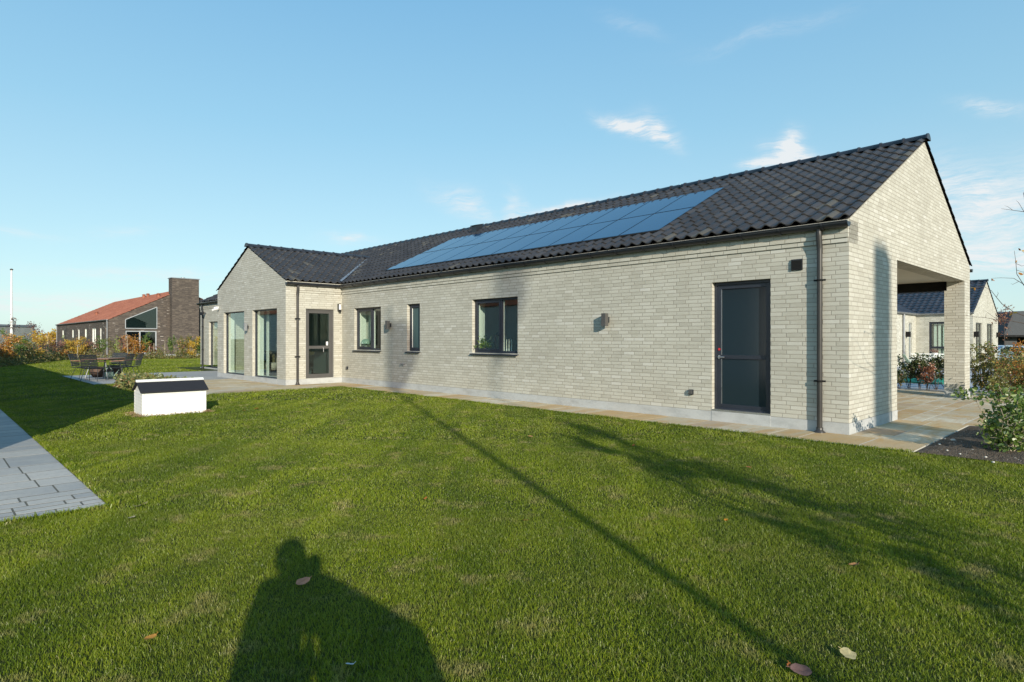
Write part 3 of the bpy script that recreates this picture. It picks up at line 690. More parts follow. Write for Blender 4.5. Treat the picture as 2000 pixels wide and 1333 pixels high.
# gutters and downpipes
gutter(house, 'y', -.105, -.03, WY0-.10, 3.095, -1, M['metal'])
gutter(house, 'y', -.105, WY1+.05, HL+.03, 3.095, -1, M['metal'])
gutter(house, 'x', WY0-.105, WX-.03, -.10, 3.095, -1, M['metal'])
gutter(house, 'y', RW+.105, -.03, HL+.03, 3.095, 1, M['metal'], False)
def downpipe(parent, top, low, zk, clamps, axis, m, r=.038, zt=3.09):
    b = MB(); (x0, y0), (x1, y1) = top, low
    b.tube([(x0, y0, zt), (x0, y0, zk+.16)], r*1.05, 12); b.tube([(x0, y0, zk+.17), (x0, y0, zk+.13), (x1, y1, zk-.03), (x1, y1, zk-.07)], r*1.12, 12)
    b.tube([(x1, y1, zk-.06), (x1, y1, .03)], r, 14)
    b.lathe([(r*1.25, .09), (r*1.3, .05), (r*2.2, .022), (r*2.2, .012)], (x1, y1, 0), 14)
    d = b.build('downpipe', m, parent)
    for z in clamps:
        k = MB(); k.lathe([(r+.001, -.014), (r+.009, -.014), (r+.009, .014), (r+.001, .014)], (x1, y1, z), 14)
        if axis == 'y': k.box(x1-.012, x1+.012, y1-r-.045, y1+r+.045, z-.013, z+.013)
        else: k.box(x1-r-.045, x1+r+.045, y1-.012, y1+.012, z-.013, z+.013)
        k.build('pipe_clamp', M['black'], d)
downpipe(house, (-.095, .38), (-.062, .38), 2.80, (2.28, .78), 'y', M['brown_metal'])
downpipe(house, (-1.50, WY0-.095), (-1.50, WY0-.062), 2.80, (2.02, .87), 'x', M['brown_metal'])
downpipe(house, (-.095, 28.2), (-.062, 28.2), 2.72, (2.0, .9), 'y', M['metal'])
# utility door
d = Win(house, 'x', 0, *D_, name='door', fm=M['frame'], label='dark door with two frosted glass panes')
d.frame(D_[0], D_[1], D_[2], D_[3], .050, .085, .17)
d.frame(D_[0]+.050, D_[1]-.050, D_[2]+.04, D_[3]-.052, .066, .098, .158)
zb = 1.07; d.bx(d.b, D_[0]+.116, D_[1]-.116, .098, .158, zb, zb+.065)
d.pane(D_[0]+.11, D_[1]-.11, D_[2]+.10, zb+.004, .118, M['frost_door']); d.pane(D_[0]+.11, D_[1]-.11, zb+.061, D_[3]-.112, .118, M['frost_door'])
for za, zz in ((D_[2]+.107, zb), (zb+.066, D_[3]-.119)): d.part('glazing_bead', M['alu'], lambda b: d.bx(b, D_[1]-.124, D_[1]-.1165, .104, .1178, za, zz))  # pale strip added for the bright left edge of the glass
d.part('threshold', M['alu'], lambda b: d.bx(b, D_[0]+.002, D_[1]-.002, -.004, .17, D_[2]-.010, D_[2]+.018))
def hnd(b):
    b.tube([(.098, D_[1]-.084, 1.10), (.05, D_[1]-.084, 1.10)], .010, 8); b.tube([(.052, D_[1]-.084, 1.10), (.048, D_[1]-.20, 1.10)], .010, 8); b.lathe([(.0, 0)], n=3) if 0 else None
    b.box(.090, .098, D_[1]-.100, D_[1]-.068, 1.07, 1.13)
d.part('handle', M['alu'], hnd)
d.part('lock', M['red'], lambda b: (b.tube([(.098, D_[1]-.084, 1.23), (.088, D_[1]-.084, 1.23)], .021, 14), b.tube([(.088, D_[1]-.084, 1.23), (.084, D_[1]-.084, 1.23)], .011, 10)))
d.done(.003)
def window2(op, split, fixed_first=True):
    y0, y1, z0, z1 = op; o = Win(house, 'x', 0, *op)
    o.frame(y0, y1, z0, z1, .052, .09, .17)
    o.bx(o.b, split-.026, split+.026, .09, .17, z0+.052, z1-.044)
    o.frame(split+.026, y1-.052, z0+.052, z1-.052, .048, .082, .16)       # opening sash on the far side
    o.pane(split+.07, y1-.096, z0+.096, z1-.096, .12, M['glass']); o.pane(y0+.048, split-.022, z0+.048, z1-.048, .13, M['glass'])
    for p in (split-.038, y1-.110): o.part('glazing_bead', M['white'], lambda b: o.bx(b, p, p+.010, .135, .168, z0+.054, z1-.054))
    reveal(o); sill_of(o, M['frame']); o.done(.003)
window2(W3, 7.50); window2(W1, 13.20)
o = Win(house, 'x', 0, *WS, label='narrow window with frosted glass'); o.frame(*WS, .052, .09, .17); o.frame(WS[0]+.052, WS[1]-.052, WS[2]+.052, WS[3]-.052, .045, .082, .16)
o.pane(WS[0]+.09, WS[1]-.09, WS[2]+.09, WS[3]-.09, .12, M['frost_win'])
o.part('glazing_bead', M['white'], lambda b: o.bx(b, WS[1]-.107, WS[1]-.098, .105, .119, WS[2]+.098, WS[3]-.098)); reveal(o); sill_of(o, M['frame']); o.done(.003)
for G_ in (G1, G2):
    o = Win(house, 'x', WX, *G_, label='tall fixed window in a thin dark frame'); o.frame(*G_, .035, .09, .16); o.pane(G_[0]+.03, G_[1]-.03, G_[2]+.03, G_[3]-.03, .12, M['glass'])
    reveal(o, .16, .37, sill=False); o.done(.002)
for op in ((15.4, 17.5, .18, 2.3), (18.1, 20.2, .18, 2.3), (6.9, 8.6, 1.07, 2.3)):
    o = Win(house, 'x', RW, *op, inward=-1); o.frame(*op, .05, .09, .17); o.pane(op[0]+.045, op[1]-.045, op[2]+.045, op[3]-.045, .12, M['glass']); o.done()
o = Win(house, 'x', 0, *FW); o.frame(*FW, .05, .09, .17); o.pane(FW[0]+.045, FW[1]-.045, FW[2]+.045, FW[3]-.045, .12, M['glass']); o.done()
o = Win(house, 'y', WY0, *PD, name='patio_door', fm=M['frame_g'], label='grey framed patio door with two clear panes')
o.frame(PD[0], PD[1], PD[2], PD[3], .055, .05, .13); o.frame(PD[0]+.055, PD[1]-.055, PD[2]+.05, PD[3]-.055, .075, .062, .12)
o.bx(o.b, PD[0]+.13, PD[1]-.13, .062, .12, 1.10, 1.19)
o.pane(PD[0]+.125, PD[1]-.125, PD[2]+.12, 1.104, .09, M['glass_d']); o.pane(PD[0]+.125, PD[1]-.125, 1.186, PD[3]-.125, .09, M['glass_d'])
o.part('jamb_lining', M['white'], lambda b: o.bx(b, PD[1]-.145, PD[1]-.131, .099, .118, PD[2]+.126, PD[3]-.131))
o.part('notice', M['white_pl'], lambda b: o.bx(b, PD[1]-.22, PD[1]-.155, .082, .0895, 1.20, 1.32))
o.part('handle', M['alu'], lambda b: (b.tube([(PD[1]-.34, WY0+.062, 1.13), (PD[1]-.34, WY0+.02, 1.13)], .010, 8), b.tube([(PD[1]-.34, WY0+.022, 1.13), (PD[1]-.34, WY0+.02, 1.00)], .011, 8)))
o.part('indoor_frame', M['iwall'], lambda b: [o.bx(b, p, p+.02, .131, .349, PD[2]+.002, PD[3]-.002) for p in (PD[0]+.002, PD[1]-.022)])
o.done(.002)
# small fittings on the wall
def wall_lamp(y, z):
    b = MB(); b.box(-.06, 0, y-.035, y+.035, z-.055, z+.055); o = b.build('wall_lamp', M['metal'], house, bevel=.003)
    b = MB(); b.box(-.155, -.0605, y-.052, y+.052, z-.125, z+.125); b.build('lamp_body', M['frame_g'], o, bevel=.004)
wall_lamp(4.33, 1.78); wall_lamp(12.06, 1.80)
def gable_lamp(y, z):
    b = MB(); b.box(WX-.05, WX, y-.03, y+.03, z-.05, z+.05); o = b.build('wall_lamp', M['metal'], house)
    b = MB(); b.box(WX-.14, WX-.0505, y-.05, y+.05, z-.13, z+.13); b.build('lamp_body', M['zinc'], o, bevel=.004)
gable_lamp(17.81, 1.80)
b = MB(); b.box(-.16, -.10, WY0-.09, WY0, 2.28, 2.52); o = b.build('wall_lamp', M['metal'], house, bevel=.006); o['label'] = 'small lantern with a pale glass front'
b = MB(); b.tube([(-.13, WY0-.115, 2.33), (-.13, WY0-.115, 2.50)], .032, 12); b.build('lamp_glass', M['lampw'], o)
for z0, z1 in ((2.505, 2.52), (2.26, 2.325)): b = MB(); b.box(-.165, -.095, WY0-.15, WY0-.091, z0, z1); b.build('lamp_cap', M['black'], o)
b = MB(); y0, z0 = .73, 2.545
b.box(-.022, 0, y0-.085, y0+.085, z0-.085, z0+.085); o = b.build('vent_grille', M['metal'], house, bevel=.003)
b = MB(); [b.prism([(-.024, z0-.072+i*.021), (-.034, z0-.076+i*.021), (-.034, z0-.070+i*.021), (-.024, z0-.058+i*.021)], 'y', y0-.075, y0+.075) for i in range(7)]; b.build('louvre', M['black'], o)
for (y0, z0) in ((2.52, .48), (14.52, .49)):
    b = MB(); b.box(-.045, 0, y0-.04, y0+.04, z0-.045, z0+.045); o = b.build('outdoor_socket', M['metal'], house, bevel=.005)
    b = MB(); b.box(-.056, -.0455, y0-.035, y0+.035, z0-.03, z0+.036); b.build('socket_lid', M['frame_g'], o, bevel=.004)
b = MB()
for dy in (-.06, .07): b.tube([(0, 11.4+dy, .70), (-.05, 11.4+dy, .70), (-.07, 11.4+dy, .67)], .012, 8); b.lathe([(.001, 0), (.026, 0), (.026, .012), (.001, .012)], (-.05, 11.4+dy, .715), 10)
b.tube([(-.045, 11.34, .70), (-.045, 11.47, .70)], .009, 8); b.build('garden_tap', M['zinc'], house)
b = MB(); yc = WY1-.12; b.lathe([(.001, 0), (.07, .0), (.078, .03), (.06, .07), (.001, .085)], (WX-.10, yc, 2.50), 14); b.box(WX-.10, WX, yc-.02, yc+.02, 2.545, 2.585)
o = b.build('security_camera', M['white_pl'], house); b = MB(); b.tube([(WX-.05, yc-.05, 2.50), (WX-.26, yc-.15, 2.45)], .042, 12); b.build('camera_body', M['white_pl'], o)
b = MB(); b.tube([(-.10, 27.9, 2.62), (-.24, 27.8, 2.58)], [.05, .08], 12); b.box(-.1, 0, 27.88, 27.92, 2.6, 2.64); b.build('floodlight', M['metal'], house)
# ------------------------------------------------------------------ lawn grass: real blades, denser near the lens
def lawn_mask(X, Y):
    q = np.stack([X, Y], -1)-C0; x = q@D2; y = q@D1
    bad = (x > -.87) & (x < 20) & (y > -1.0) & (y < 30)
    bad |= (x > WX-.02) & (y > WY0) & (y < WY1+.1)
    bad |= (x > -4.52) & (y > 13.38) & (y < 19.3)
    bad |= (x > -5.92) & (y > 19.2) & (y < 25.25)
    bad |= (x > bx0) & (x < bx1) & (y > by0) & (y < by1+.1)
    bad |= (x > 2.4) & (x < 10.6) & (y > -2.65) & (y < 6)
    bad |= (x > 10.6)
    bad |= (x > SLATE[0]) & (x < SLATE[1]) & (y > SLATE[2]) & (y < SLATE[3])
    return ~bad
def make_blades(n, xr, yr, hgt, wid, fade=None):
    X = rng.uniform(*xr, n); Y = rng.uniform(*yr, n)
    k = (np.abs(X) < Y*.90+.9) & lawn_mask(X, Y)
    if fade is not None: k &= fade(X, Y)
    X = X[k]; Y = Y[k]; m = len(X)
    clump = np.sin(X*3.1+np.sin(Y*2.3)*1.7)*np.sin(Y*2.7+np.sin(X*1.9)*2.0)
    h = hgt*rng.uniform(.55, 1.15, m)*(1+.24*clump); a = rng.uniform(0, 2*np.pi, m); ln = rng.uniform(.25, 1.0, m)*h
    la = rng.uniform(0, 2*np.pi, m); wd = wid*rng.uniform(.7, 1.2, m)
    sx_, sy_ = np.cos(a)*wd/2, np.sin(a)*wd/2; lx, ly = np.cos(la)*ln, np.sin(la)*ln
    P = np.stack([X, Y, np.zeros(m)-.004], -1); S_ = np.stack([sx_, sy_, np.zeros(m)], -1)
    M1 = P+np.stack([lx*.35, ly*.35, h*.62], -1); T_ = P+np.stack([lx, ly, h*np.sqrt(np.clip(1-(ln/h)**2*.5, .3, 1))], -1)
    V = np.stack([P-S_, P+S_, M1+S_*.8, M1-S_*.8, T_], 1)
    rr = np.clip(rng.beta(2.2, 2.6, m)+.10*clump, 0, 1); rr = np.where(rng.random(m) < .02, rng.uniform(.93, 1, m), np.minimum(rr, .93))
    return V, np.repeat(rr, 5)
parts_ = [make_blades(470000, (-4.5, 4.5), (2.0, 5.0), .029, .0029), make_blades(470000, (-8, 8), (5.0, 8.5), .028, .0042),
          make_blades(380000, (-13, 9), (8.5, 14), .028, .0075), make_blades(240000, (-22, 8), (14, 25), .032, .018), make_blades(200000, (-38, -8), (25, 46), .035, .03)]
# longer tufts on the lawn edges
def edge_f(X, Y):
    q = np.stack([X, Y], -1)-C0; x = q@D2; y = q@D1
    e = (np.abs(x+.89) < .05) & (y > -1.0) & (y < 13.4)
    e |= (np.abs(x-SLATE[1]-.04) < .05) & (y > SLATE[2]) & (y < SLATE[3]); e |= (np.abs(y-SLATE[2]+.04) < .05) & (x < SLATE[1])
    e |= (np.abs(y-13.37) < .05) & (x < -.86) & (x > -4.5); e |= (np.abs(x+4.55) < .06) & (y > 13.4) & (y < 19.2); e |= (np.abs(y-19.2) < .06) & (x < -4.5) & (x > -5.9)
    return e
parts_.append(make_blades(2600000, (-13, 6), (2.5, 22), .052, .0085, edge_f))
V_ = np.concatenate([p[0].reshape(-1, 3) for p in parts_]); r_ = np.concatenate([p[1] for p in parts_]); m_ = len(V_)//5
b_ = np.arange(m_)*5
tag(np_mesh('grass', V_, [np.stack([b_, b_+1, b_+2, b_+3], 1), np.stack([b_+3, b_+2, b_+4], 1)], M['blades'], rnd=r_), 'short mown green lawn grass', 'grass', kind='stuff')

# ------------------------------------------------------------------ plants
def leaves(P, size, rnd, asp=.62, flat=.0, droop=0.0):
    """bent leaf of 2 quads for every point"""
    n = len(P); d = rng.normal(0, 1, (n, 3)); d[:, 2] = d[:, 2]*(1-flat)-droop; d /= np.linalg.norm(d, axis=1)[:, None]
    u = rng.normal(0, 1, (n, 3)); u[:, 2] *= (1-flat) ; s_ = np.cross(d, u); s_ /= np.linalg.norm(s_, axis=1)[:, None]+1e-9
    nn = np.cross(s_, d); sz = size*rng.uniform(.6, 1.25, (n, 1))
    a = P; w1 = s_*sz*asp*.5
    V = np.stack([a, a+d*sz*.35+w1+nn*sz*.10, a+d*sz*.40-nn*sz*.02, a+d*sz*.35-w1+nn*sz*.10, a+d*sz*.75+w1*.72+nn*sz*.05, a+d*sz*.75-w1*.72+nn*sz*.05, a+d*sz-nn*sz*.06], 1)
    b = np.arange(n)*7
    Fs = [np.concatenate([np.stack([b, b+1, b+2], 1), np.stack([b, b+2, b+3], 1), np.stack([b+4, b+6, b+2], 1), np.stack([b+6, b+5, b+2], 1), np.stack([b+1, b+4, b+2], 1), np.stack([b+2, b+5, b+3], 1)])]
    return V.reshape(-1, 3), Fs, np.repeat(rnd, 7)
def plant(name, label, cat, loc, h, w_, n, size, leaf, stems=7, stem_m='twig', group=None, low=.12, flat=.2, thick=.008, tilt=.35, skew=(0, 0), droop=0, asp=.62, branchy=6):
    root = empty(name, loc, 0, label, cat, group)
    sb = MB(); tips = []; wts = []
    for i in range(stems):
        a = 2*math.pi*(i+random.random()*.8)/stems; rr = w_/2*random.uniform(.25, 1.0)*(.3+tilt*2); hh = h*random.uniform(.62, 1.0)
        p0 = Vector((random.uniform(-.05, .05)*w_, random.uniform(-.05, .05)*w_, -.03)); pts = [p0]
        for k in range(1, 5):
            t = k/4; pts.append(Vector((math.cos(a)*rr*t**.8+random.uniform(-.05, .05)*w_+skew[0]*t, math.sin(a)*rr*t**.8+random.uniform(-.05, .05)*w_+skew[1]*t, hh*t)))
        sb.tube(pts, [thick*(1-.18*k) for k in range(5)], 5)
        for j in range(branchy):
            t = random.uniform(low, 1); k = min(3, int(t*4)); q = pts[k].lerp(pts[k+1], t*4-k)
            ba = random.uniform(0, 6.28); L_ = w_*.26*random.uniform(.5, 1.1)
            e_ = q+Vector((math.cos(ba)*L_, math.sin(ba)*L_, L_*random.uniform(.0, .9))); e_.z = min(e_.z, h)
            sb.tube([q, q.lerp(e_, .5)+Vector((0, 0, .02*h)), e_], [thick*.4, thick*.28, thick*.15], 4, cap=False)
            for _ in range(3): tips.append(q.lerp(e_, random.uniform(.35, 1.05)))
        tips.append(pts[-1])
    sb.build('stem', M[stem_m], root)
    T_ = np.array([tuple(t) for t in tips]); idx = rng.integers(0, len(T_), n)
    P = T_[idx]+rng.normal(0, 1, (n, 3))*np.array([w_*.055, w_*.055, h*.045])
    P = P[P[:, 2] > h*low*.6]; tipr = rng.random(len(T_))
    rn = np.clip(.55*tipr[idx][:len(P)]+.45*rng.random(len(P)), 0, 1)
    V, Fs, rr = leaves(P, size, rn, asp, flat, droop)
    np_mesh('foliage', V, Fs, LEAF[leaf], root, rnd=rr)
    return root
def gp(u, v, z=0.0):
    k = (H-z)/((v-HOR)/F); return ((u-1000)/F*k, k, z)
def at_y(u, Y, z=0.0): return ((u-1000)/F*Y, Y, z)

# autumn hedge at the far end of the lawn
HG = 'autumn shrubs in the row at the far end of the lawn'
hed = [(-14, 31, 'orange', 1.9, 1.7), (8, 32.5, 'orange', 1.7, 1.5), (30, 34, 'green', 1.85, 1.2), (46, 35, 'mixed', 1.55, 1.3), (66, 37, 'gold', 1.75, 1.3), (80, 38, 'pink', 1.35, .9),
       (97, 40, 'pink', 1.75, 1.4), (113, 41, 'russet', 1.1, .9), (128, 42, 'lime', 1.75, .55), (122, 40.5, 'orange', .75, .9), (148, 42, 'gold', 1.55, 1.8), (163, 43, 'russet', 1.2, 1.0), (180, 43, 'pink', 1.45, 1.2), (195, 43.5, 'green', 1.6, .9),
       (221, 44, 'olive', 1.5, .9), (230, 44, 'lime', 1.65, .5), (244, 43.5, 'russet', 1.55, .9), (256, 43, 'orange', 1.65, 1.1), (272, 43.5, 'orange', 1.15, 1.2), (287, 44, 'green', 1.8, .8), (296, 44, 'russet', 1.1, .7), (313, 44.5, 'olive', .7, .6),
       (336, 44.5, 'green', 1.6, .6), (347, 44.5, 'olive', .8, .8), (362, 44, 'mixed', 1.6, 1.2), (377, 44, 'gold', 1.55, 1.2), (391, 44.5, 'green', 1.5, .9), (408, 45, 'mixed', 1.5, 1.2)]
desc = {'orange': 'orange-leaved', 'green': 'green-leaved', 'mixed': 'green and rust mottled', 'gold': 'golden yellow', 'pink': 'sparse dull pink', 'russet': 'brown-red', 'lime': 'thin lime green', 'olive': 'sparse olive'}
for i, (u, Y, lf, h_, w_) in enumerate(hed):
    plant('autumn_shrub', f'{desc[lf]} shrub, {ordinal(i)} from the left in the row beyond the lawn', 'shrub', at_y(u, Y), h_, w_, int(620*w_*h_*(.45 if lf in ('pink', 'lime', 'olive') else 1)), .085, lf, stems=6 if w_ > .7 else 3,
          stem_m='palestem' if i % 2 else 'twig', group=HG, low=.1 if w_ > 1 else .3, thick=.014)
# low growth under the hedge: too fine to count
P = []
for (u0, Y0), (u1, Y1) in zip([(-40, 29), (60, 36), (120, 41), (260, 43), (400, 44)], [(60, 36), (120, 41), (260, 43), (400, 44), (440, 45)]):
    a = at_y(u0, Y0); c = at_y(u1, Y1); k = int(900*math.hypot(c[0]-a[0], c[1]-a[1])); t = rng.random(k)
    hump = .22+.16*np.sin(t*17+u0)
    P.append(np.stack([a[0]+(c[0]-a[0])*t+rng.normal(0, .25, k), a[1]+(c[1]-a[1])*t+rng.normal(0, .35, k), np.abs(rng.normal(0, 1, k))*hump], -1))
P = np.concatenate(P); V, Fs, rr = leaves(P, .10, rng.random(len(P)), .5, .2)
tag(np_mesh('ground_cover', V, Fs, LEAF['olive'], rnd=rr), 'low tangled weeds growing under the autumn shrubs', 'weeds', kind='stuff')
def sapling(name, label, cat, loc, h, lf, n, spread, stem='twig', low=.35, group=None, size=.1, thick=.03, nb=16):
    root = empty(name, loc, 0, label, cat, group); b = MB()
    pts = [Vector((math.sin(k*1.3)*.03*h*.3, math.cos(k*1.7)*.02*h*.3, h*k/6-.03)) for k in range(7)]
    b.tube(pts, [thick*(1-.12*k) for k in range(7)], 7); b.build('trunk', M[stem], root); tb = MB(); tips = []
    for i in range(nb):
        t = random.uniform(low, 1); k = min(5, int(t*6)); q = pts[k].lerp(pts[k+1], t*6-k); a = random.uniform(0, 6.28); L_ = spread*(1.15-t)*random.uniform(.6, 1.1)
        e_ = q+Vector((math.cos(a)*L_, math.sin(a)*L_, L_*random.uniform(.5, 1.0))); m_ = q.lerp(e_, .5)+Vector((random.uniform(-.1, .1)*L_, random.uniform(-.1, .1)*L_, 0))
        tb.tube([q, m_, e_], [thick*.35, thick*.25, thick*.12], 4, cap=False)
        for _ in range(5): tips.append(m_.lerp(e_, random.random()))
    tb.build('branch', M[stem], root)
    T_ = np.array([tuple(x) for x in tips]); P = T_[rng.integers(0, len(T_), n)]+rng.normal(0, .10*spread, (n, 3))
    V, Fs, rr = leaves(P, size, rng.random(n), .6, .1); np_mesh('foliage', V, Fs, LEAF[lf], root, rnd=rr); return root
sapling('plum_sapling', 'purple-leaved young tree in front of the flat-roofed grey brick wall', 'tree', at_y(66, 46), 2.75, 'plum', 230, 1.0, size=.11)
sapling('plum_sapling', 'thin purple-leaved sapling just right of the white flagpole', 'tree', at_y(27, 48), 3.0, 'plum', 110, 1.1, size=.12)
sapling('bare_sapling', 'almost bare thin sapling with a pale stem in front of the big glazed gable window', 'tree', at_y(249, 42.5), 1.75, 'russet', 26, .5, 'palestem', .5, size=.08, nb=7)
sapling('bare_sapling', 'almost bare thin sapling with a pale stem left of the brown chimney breast', 'tree', at_y(322, 43.5), 1.3, 'olive', 16, .35, 'palestem', .5, size=.08, nb=5)
o = plant('round_tree', 'round golden green tree in the gap between the two houses', 'tree', at_y(104, 78), 2.5, 4.2, 3200, .22, 'gold', stems=9, thick=.05, tilt=.45)
b = MB(); b.tube([(0, 0, -.1), (0, 0, 1.55)], .055, 10); b.lathe([(.055, 1.55), (.04, 1.57), (.001, 1.575)], n=10)
tag(b.build('wooden_post', M['stake'], loc=at_y(93, 38.5)), 'thick light wooden post among the shrubs', 'post')
for k, (u, Y, hh) in enumerate([(151, 41.2, 1.0), (291, 43.2, .9), (300, 43.4, 1.1)]):
    b = MB(); b.tube([(0, 0, -.1), (.03, 0, hh)], .022, 6)
    tag(b.build('plant_stake', M['palestem'], loc=at_y(u, Y)), ['thin stake under the golden shrub', 'thin stake left of the brown chimney breast, the shorter one', 'taller thin stake nearest the glazed window'][k], 'stake', 'thin stakes along the shrub row')
# low perennials bed by the terrace
P = []; n = 5200
x = rng.uniform(-5.65, -4.5, n); y = rng.uniform(14.6, 19.1, n); k = (x+5.7) > np.abs(y-17.2)*.38-.2; x, y = x[k], y[k]
cz = .14+.10*np.abs(np.sin(x*4.1+y*2.2))
Pw = C0+x[:, None]*D2+y[:, None]*D1
P = np.stack([Pw[:, 0], Pw[:, 1], np.abs(rng.random(len(x)))*cz*1.5], -1); V, Fs, rr = leaves(P, .085, rng.random(len(P)), .7, .3)
tag(np_mesh('ground_cover', V, Fs, LEAF['cover'], rnd=rr), 'low yellow-green perennials in the bed beside the grey terrace', 'plants', kind='stuff')

# shrubs right of the house
plant('leafy_shrub', 'bright green shrub with large leaves on the soil bed at the right edge', 'shrub', (6.02, 7.40, .03), .84, .78, 1400, .058, 'bush', stems=9, stem_m='palestem', low=.06, flat=.35, tilt=.4, branchy=9, asp=.75)
plant('leafy_shrub', 'green shrub with large leaves mostly cut off by the right picture edge', 'shrub', (6.75, 7.75, .03), .80, .8, 900, .058, 'bush', stems=8, stem_m='palestem', low=.06, flat=.35, tilt=.4, branchy=9, asp=.75)
HR = 'young beech hedge plants beyond the carport paving'
hr = [(1757, 17.0, .62, .5, 'rose'), (1775, 17.2, .95, .75, 'rose'), (1797, 17.0, .98, .7, 'rose'), (1812, 16.6, .80, .55, 'russet'), (1828, 16.8, .95, .7, 'rose'), (1846, 16.9, .9, .6, 'rose'),
      (1903, 16.2, 1.2, .40, 'olive'), (1917, 16.6, 1.25, .42, 'mixed'), (1930, 16.0, 1.12, .42, 'olive'), (1945, 16.4, 1.2, .5, 'mixed'), (1960, 15.6, 1.0, .6, 'mixed'), (1975, 16.6, 1.2, .7, 'olive'), (1993, 15.9, 1.35, .75, 'orange'), (2014, 16.2, 1.35, .8, 'mixed'),
      (1985, 14.4, 1.05, .9, 'mixed'), (1950, 13.6, .72, .7, 'olive'), (2020, 14.2, 1.1, .9, 'mixed')]
for i, (u, Y, h_, w_, lf) in enumerate(hr):
    lab = f'{desc.get(lf, "dark green and pink-tinged")} hedge plant, {ordinal(i)} from the left beyond the carport' if i < 14 else ['low rust and green hedge plant in front of the orange one at the right edge', 'lowest olive hedge plant, right behind the bright green shrub', 'green and rust hedge plant cut off by the right edge, in front of the row'][i-14]
    plant('hedge_plant', lab, 'shrub', at_y(u, Y), h_, w_, int(900*w_*h_+100), .060, lf, stems=5, stem_m='twig', group=HR, low=.42 if i < 6 else .08, thick=.009, tilt=.22)
# bare-branched tree just outside the right edge
bt = empty('bare_tree', (7.15, 7.9, 0), 0, 'nearly bare tree whose thin twigs reach in from the right edge', 'tree')
def tl(p): return Vector(p)-Vector((7.15, 7.9, 0))
b = MB(); b.tube([(0, 0, -.1), (.03, 0, .9), (-.02, .03, 1.8), (.04, 0, 2.5), (0, 0, 3.2), (.03, 0, 3.9)], [.028, .024, .018, .010, .006, .003], 8); b.build('trunk', M['twig'], bt)
brs = [([(2110, 470, 7.9), (2040, 425, 7.8), (2000, 414, 7.7), (1978, 411, 7.65), (1956, 408, 7.6)], .006), ([(2050, 300, 7.9), (2015, 350, 7.8), (1999, 378, 7.8), (2003, 400, 7.7)], .006), ([(2000, 414, 7.7), (1990, 397, 7.7), (1985, 392, 7.7)], .003),
       ([(1978, 411, 7.65), (1968, 404, 7.6), (1962, 402, 7.6)], .0025), ([(2110, 640, 7.9), (2040, 600, 7.8), (2000, 558, 7.7), (1986, 536, 7.65), (1984, 512, 7.6), (1981, 490, 7.6)], .006), ([(1986, 528, 7.6), (1998, 532, 7.7), (2010, 530, 7.7)], .003), ([(1984, 515, 7.6), (1996, 520, 7.6), (2012, 516, 7.7)], .003),
       ([(2040, 600, 7.8), (2000, 556, 7.75), (1990, 550, 7.7), (1980, 544, 7.65), (1955, 543, 7.6), (1938, 544, 7.6)], .005), ([(1990, 550, 7.7), (1978, 556, 7.6), (1974, 554, 7.6)], .003),
       ([(2120, 700, 7.9), (2040, 628, 7.7), (2000, 617, 7.6), (1979, 609, 7.5), (1957, 594, 7.45), (1946, 581, 7.4), (1936, 568, 7.35), (1921, 560, 7.3), (1903, 562, 7.3)], .006), ([(1946, 581, 7.4), (1950, 573, 7.4), (1948, 570, 7.4)], .003),
       ([(2130, 690, 7.9), (2040, 640, 7.7), (2000, 632, 7.6), (1974, 627, 7.5), (1949, 625, 7.4), (1925, 621, 7.3), (1900, 619, 7.3), (1886, 616, 7.3)], .006), ([(1949, 625, 7.4), (1930, 612, 7.4), (1921, 605, 7.4)], .0025), ([(1925, 621, 7.3), (1926, 612, 7.3)], .0025),
       ([(2080, 440, 7.9), (2030, 470, 7.8), (2005, 498, 7.7), (1997, 492, 7.7)], .004)]
for pts, rad in brs:
    b = MB(); q = [tl(at(*p)) for p in pts]; q[0] = Vector((0, 0, max(.6, q[0].z-.2))) if rad > .0045 else q[0]
    b.tube(q, [rad*(1-.7*i/(len(q)-1)) for i in range(len(q))], 5); b.build('branch', M['twig'], bt)
P = np.array([tuple(tl(at(*p))) for p in [(1937, 544, 7.6), (1903, 562, 7.3), (1994, 490, 7.6), (1978, 611, 7.5), (1999, 537, 7.6), (1983, 514, 7.6)] for _ in range(2)]); V, Fs, rr = leaves(P, .055, rng.random(len(P)), .5)
np_mesh('foliage', V, Fs, LEAF['orange'], bt, rnd=rr)
sapling('red_sapling', 'thin young tree with red leaves left of the dark carport house', 'tree', at_y(1963, 27, -.1), 3.0, 'russet', 300, .9, 'twig', .45, size=.07, thick=.02)

# ------------------------------------------------------------------ fallen leaves and pebbles
def fallen(u, v, size, c, label, name='fallen_leaf', curl=.3, rz=0, lobes=0):
    p = gp(u, v, .03); b = MB(); n = 14; vs = [(0, 0, 0)]
    for k in range(n):
        t = 2*math.pi*k/n; r_ = size/2*(1+.12*math.cos(t)+(.30*abs(math.sin(2.5*t))+random.uniform(-.2, .15) if lobes else random.uniform(-.06, .06))); x_, y_ = r_*math.cos(t), r_*.72*math.sin(t)
        vs.append((x_, y_, curl*(x_*x_+y_*y_*1.6)/size*random.uniform(.7, 1.3)))
    b.add(vs, [(0, 1+k, 1+(k+1) % n) for k in range(n)])
    b.tube([(size*.5, 0, .004), (size*.72, .01, .012)], .0016, 4)
    o = b.build(name, one_leaf_mat('leaf_'+name, c), loc=p, rz=rz); o.rotation_euler = (R(random.uniform(-18, 18)), R(random.uniform(-14, 14)), rz)
    tag(o, label, 'leaf', 'fallen leaves on the lawn')
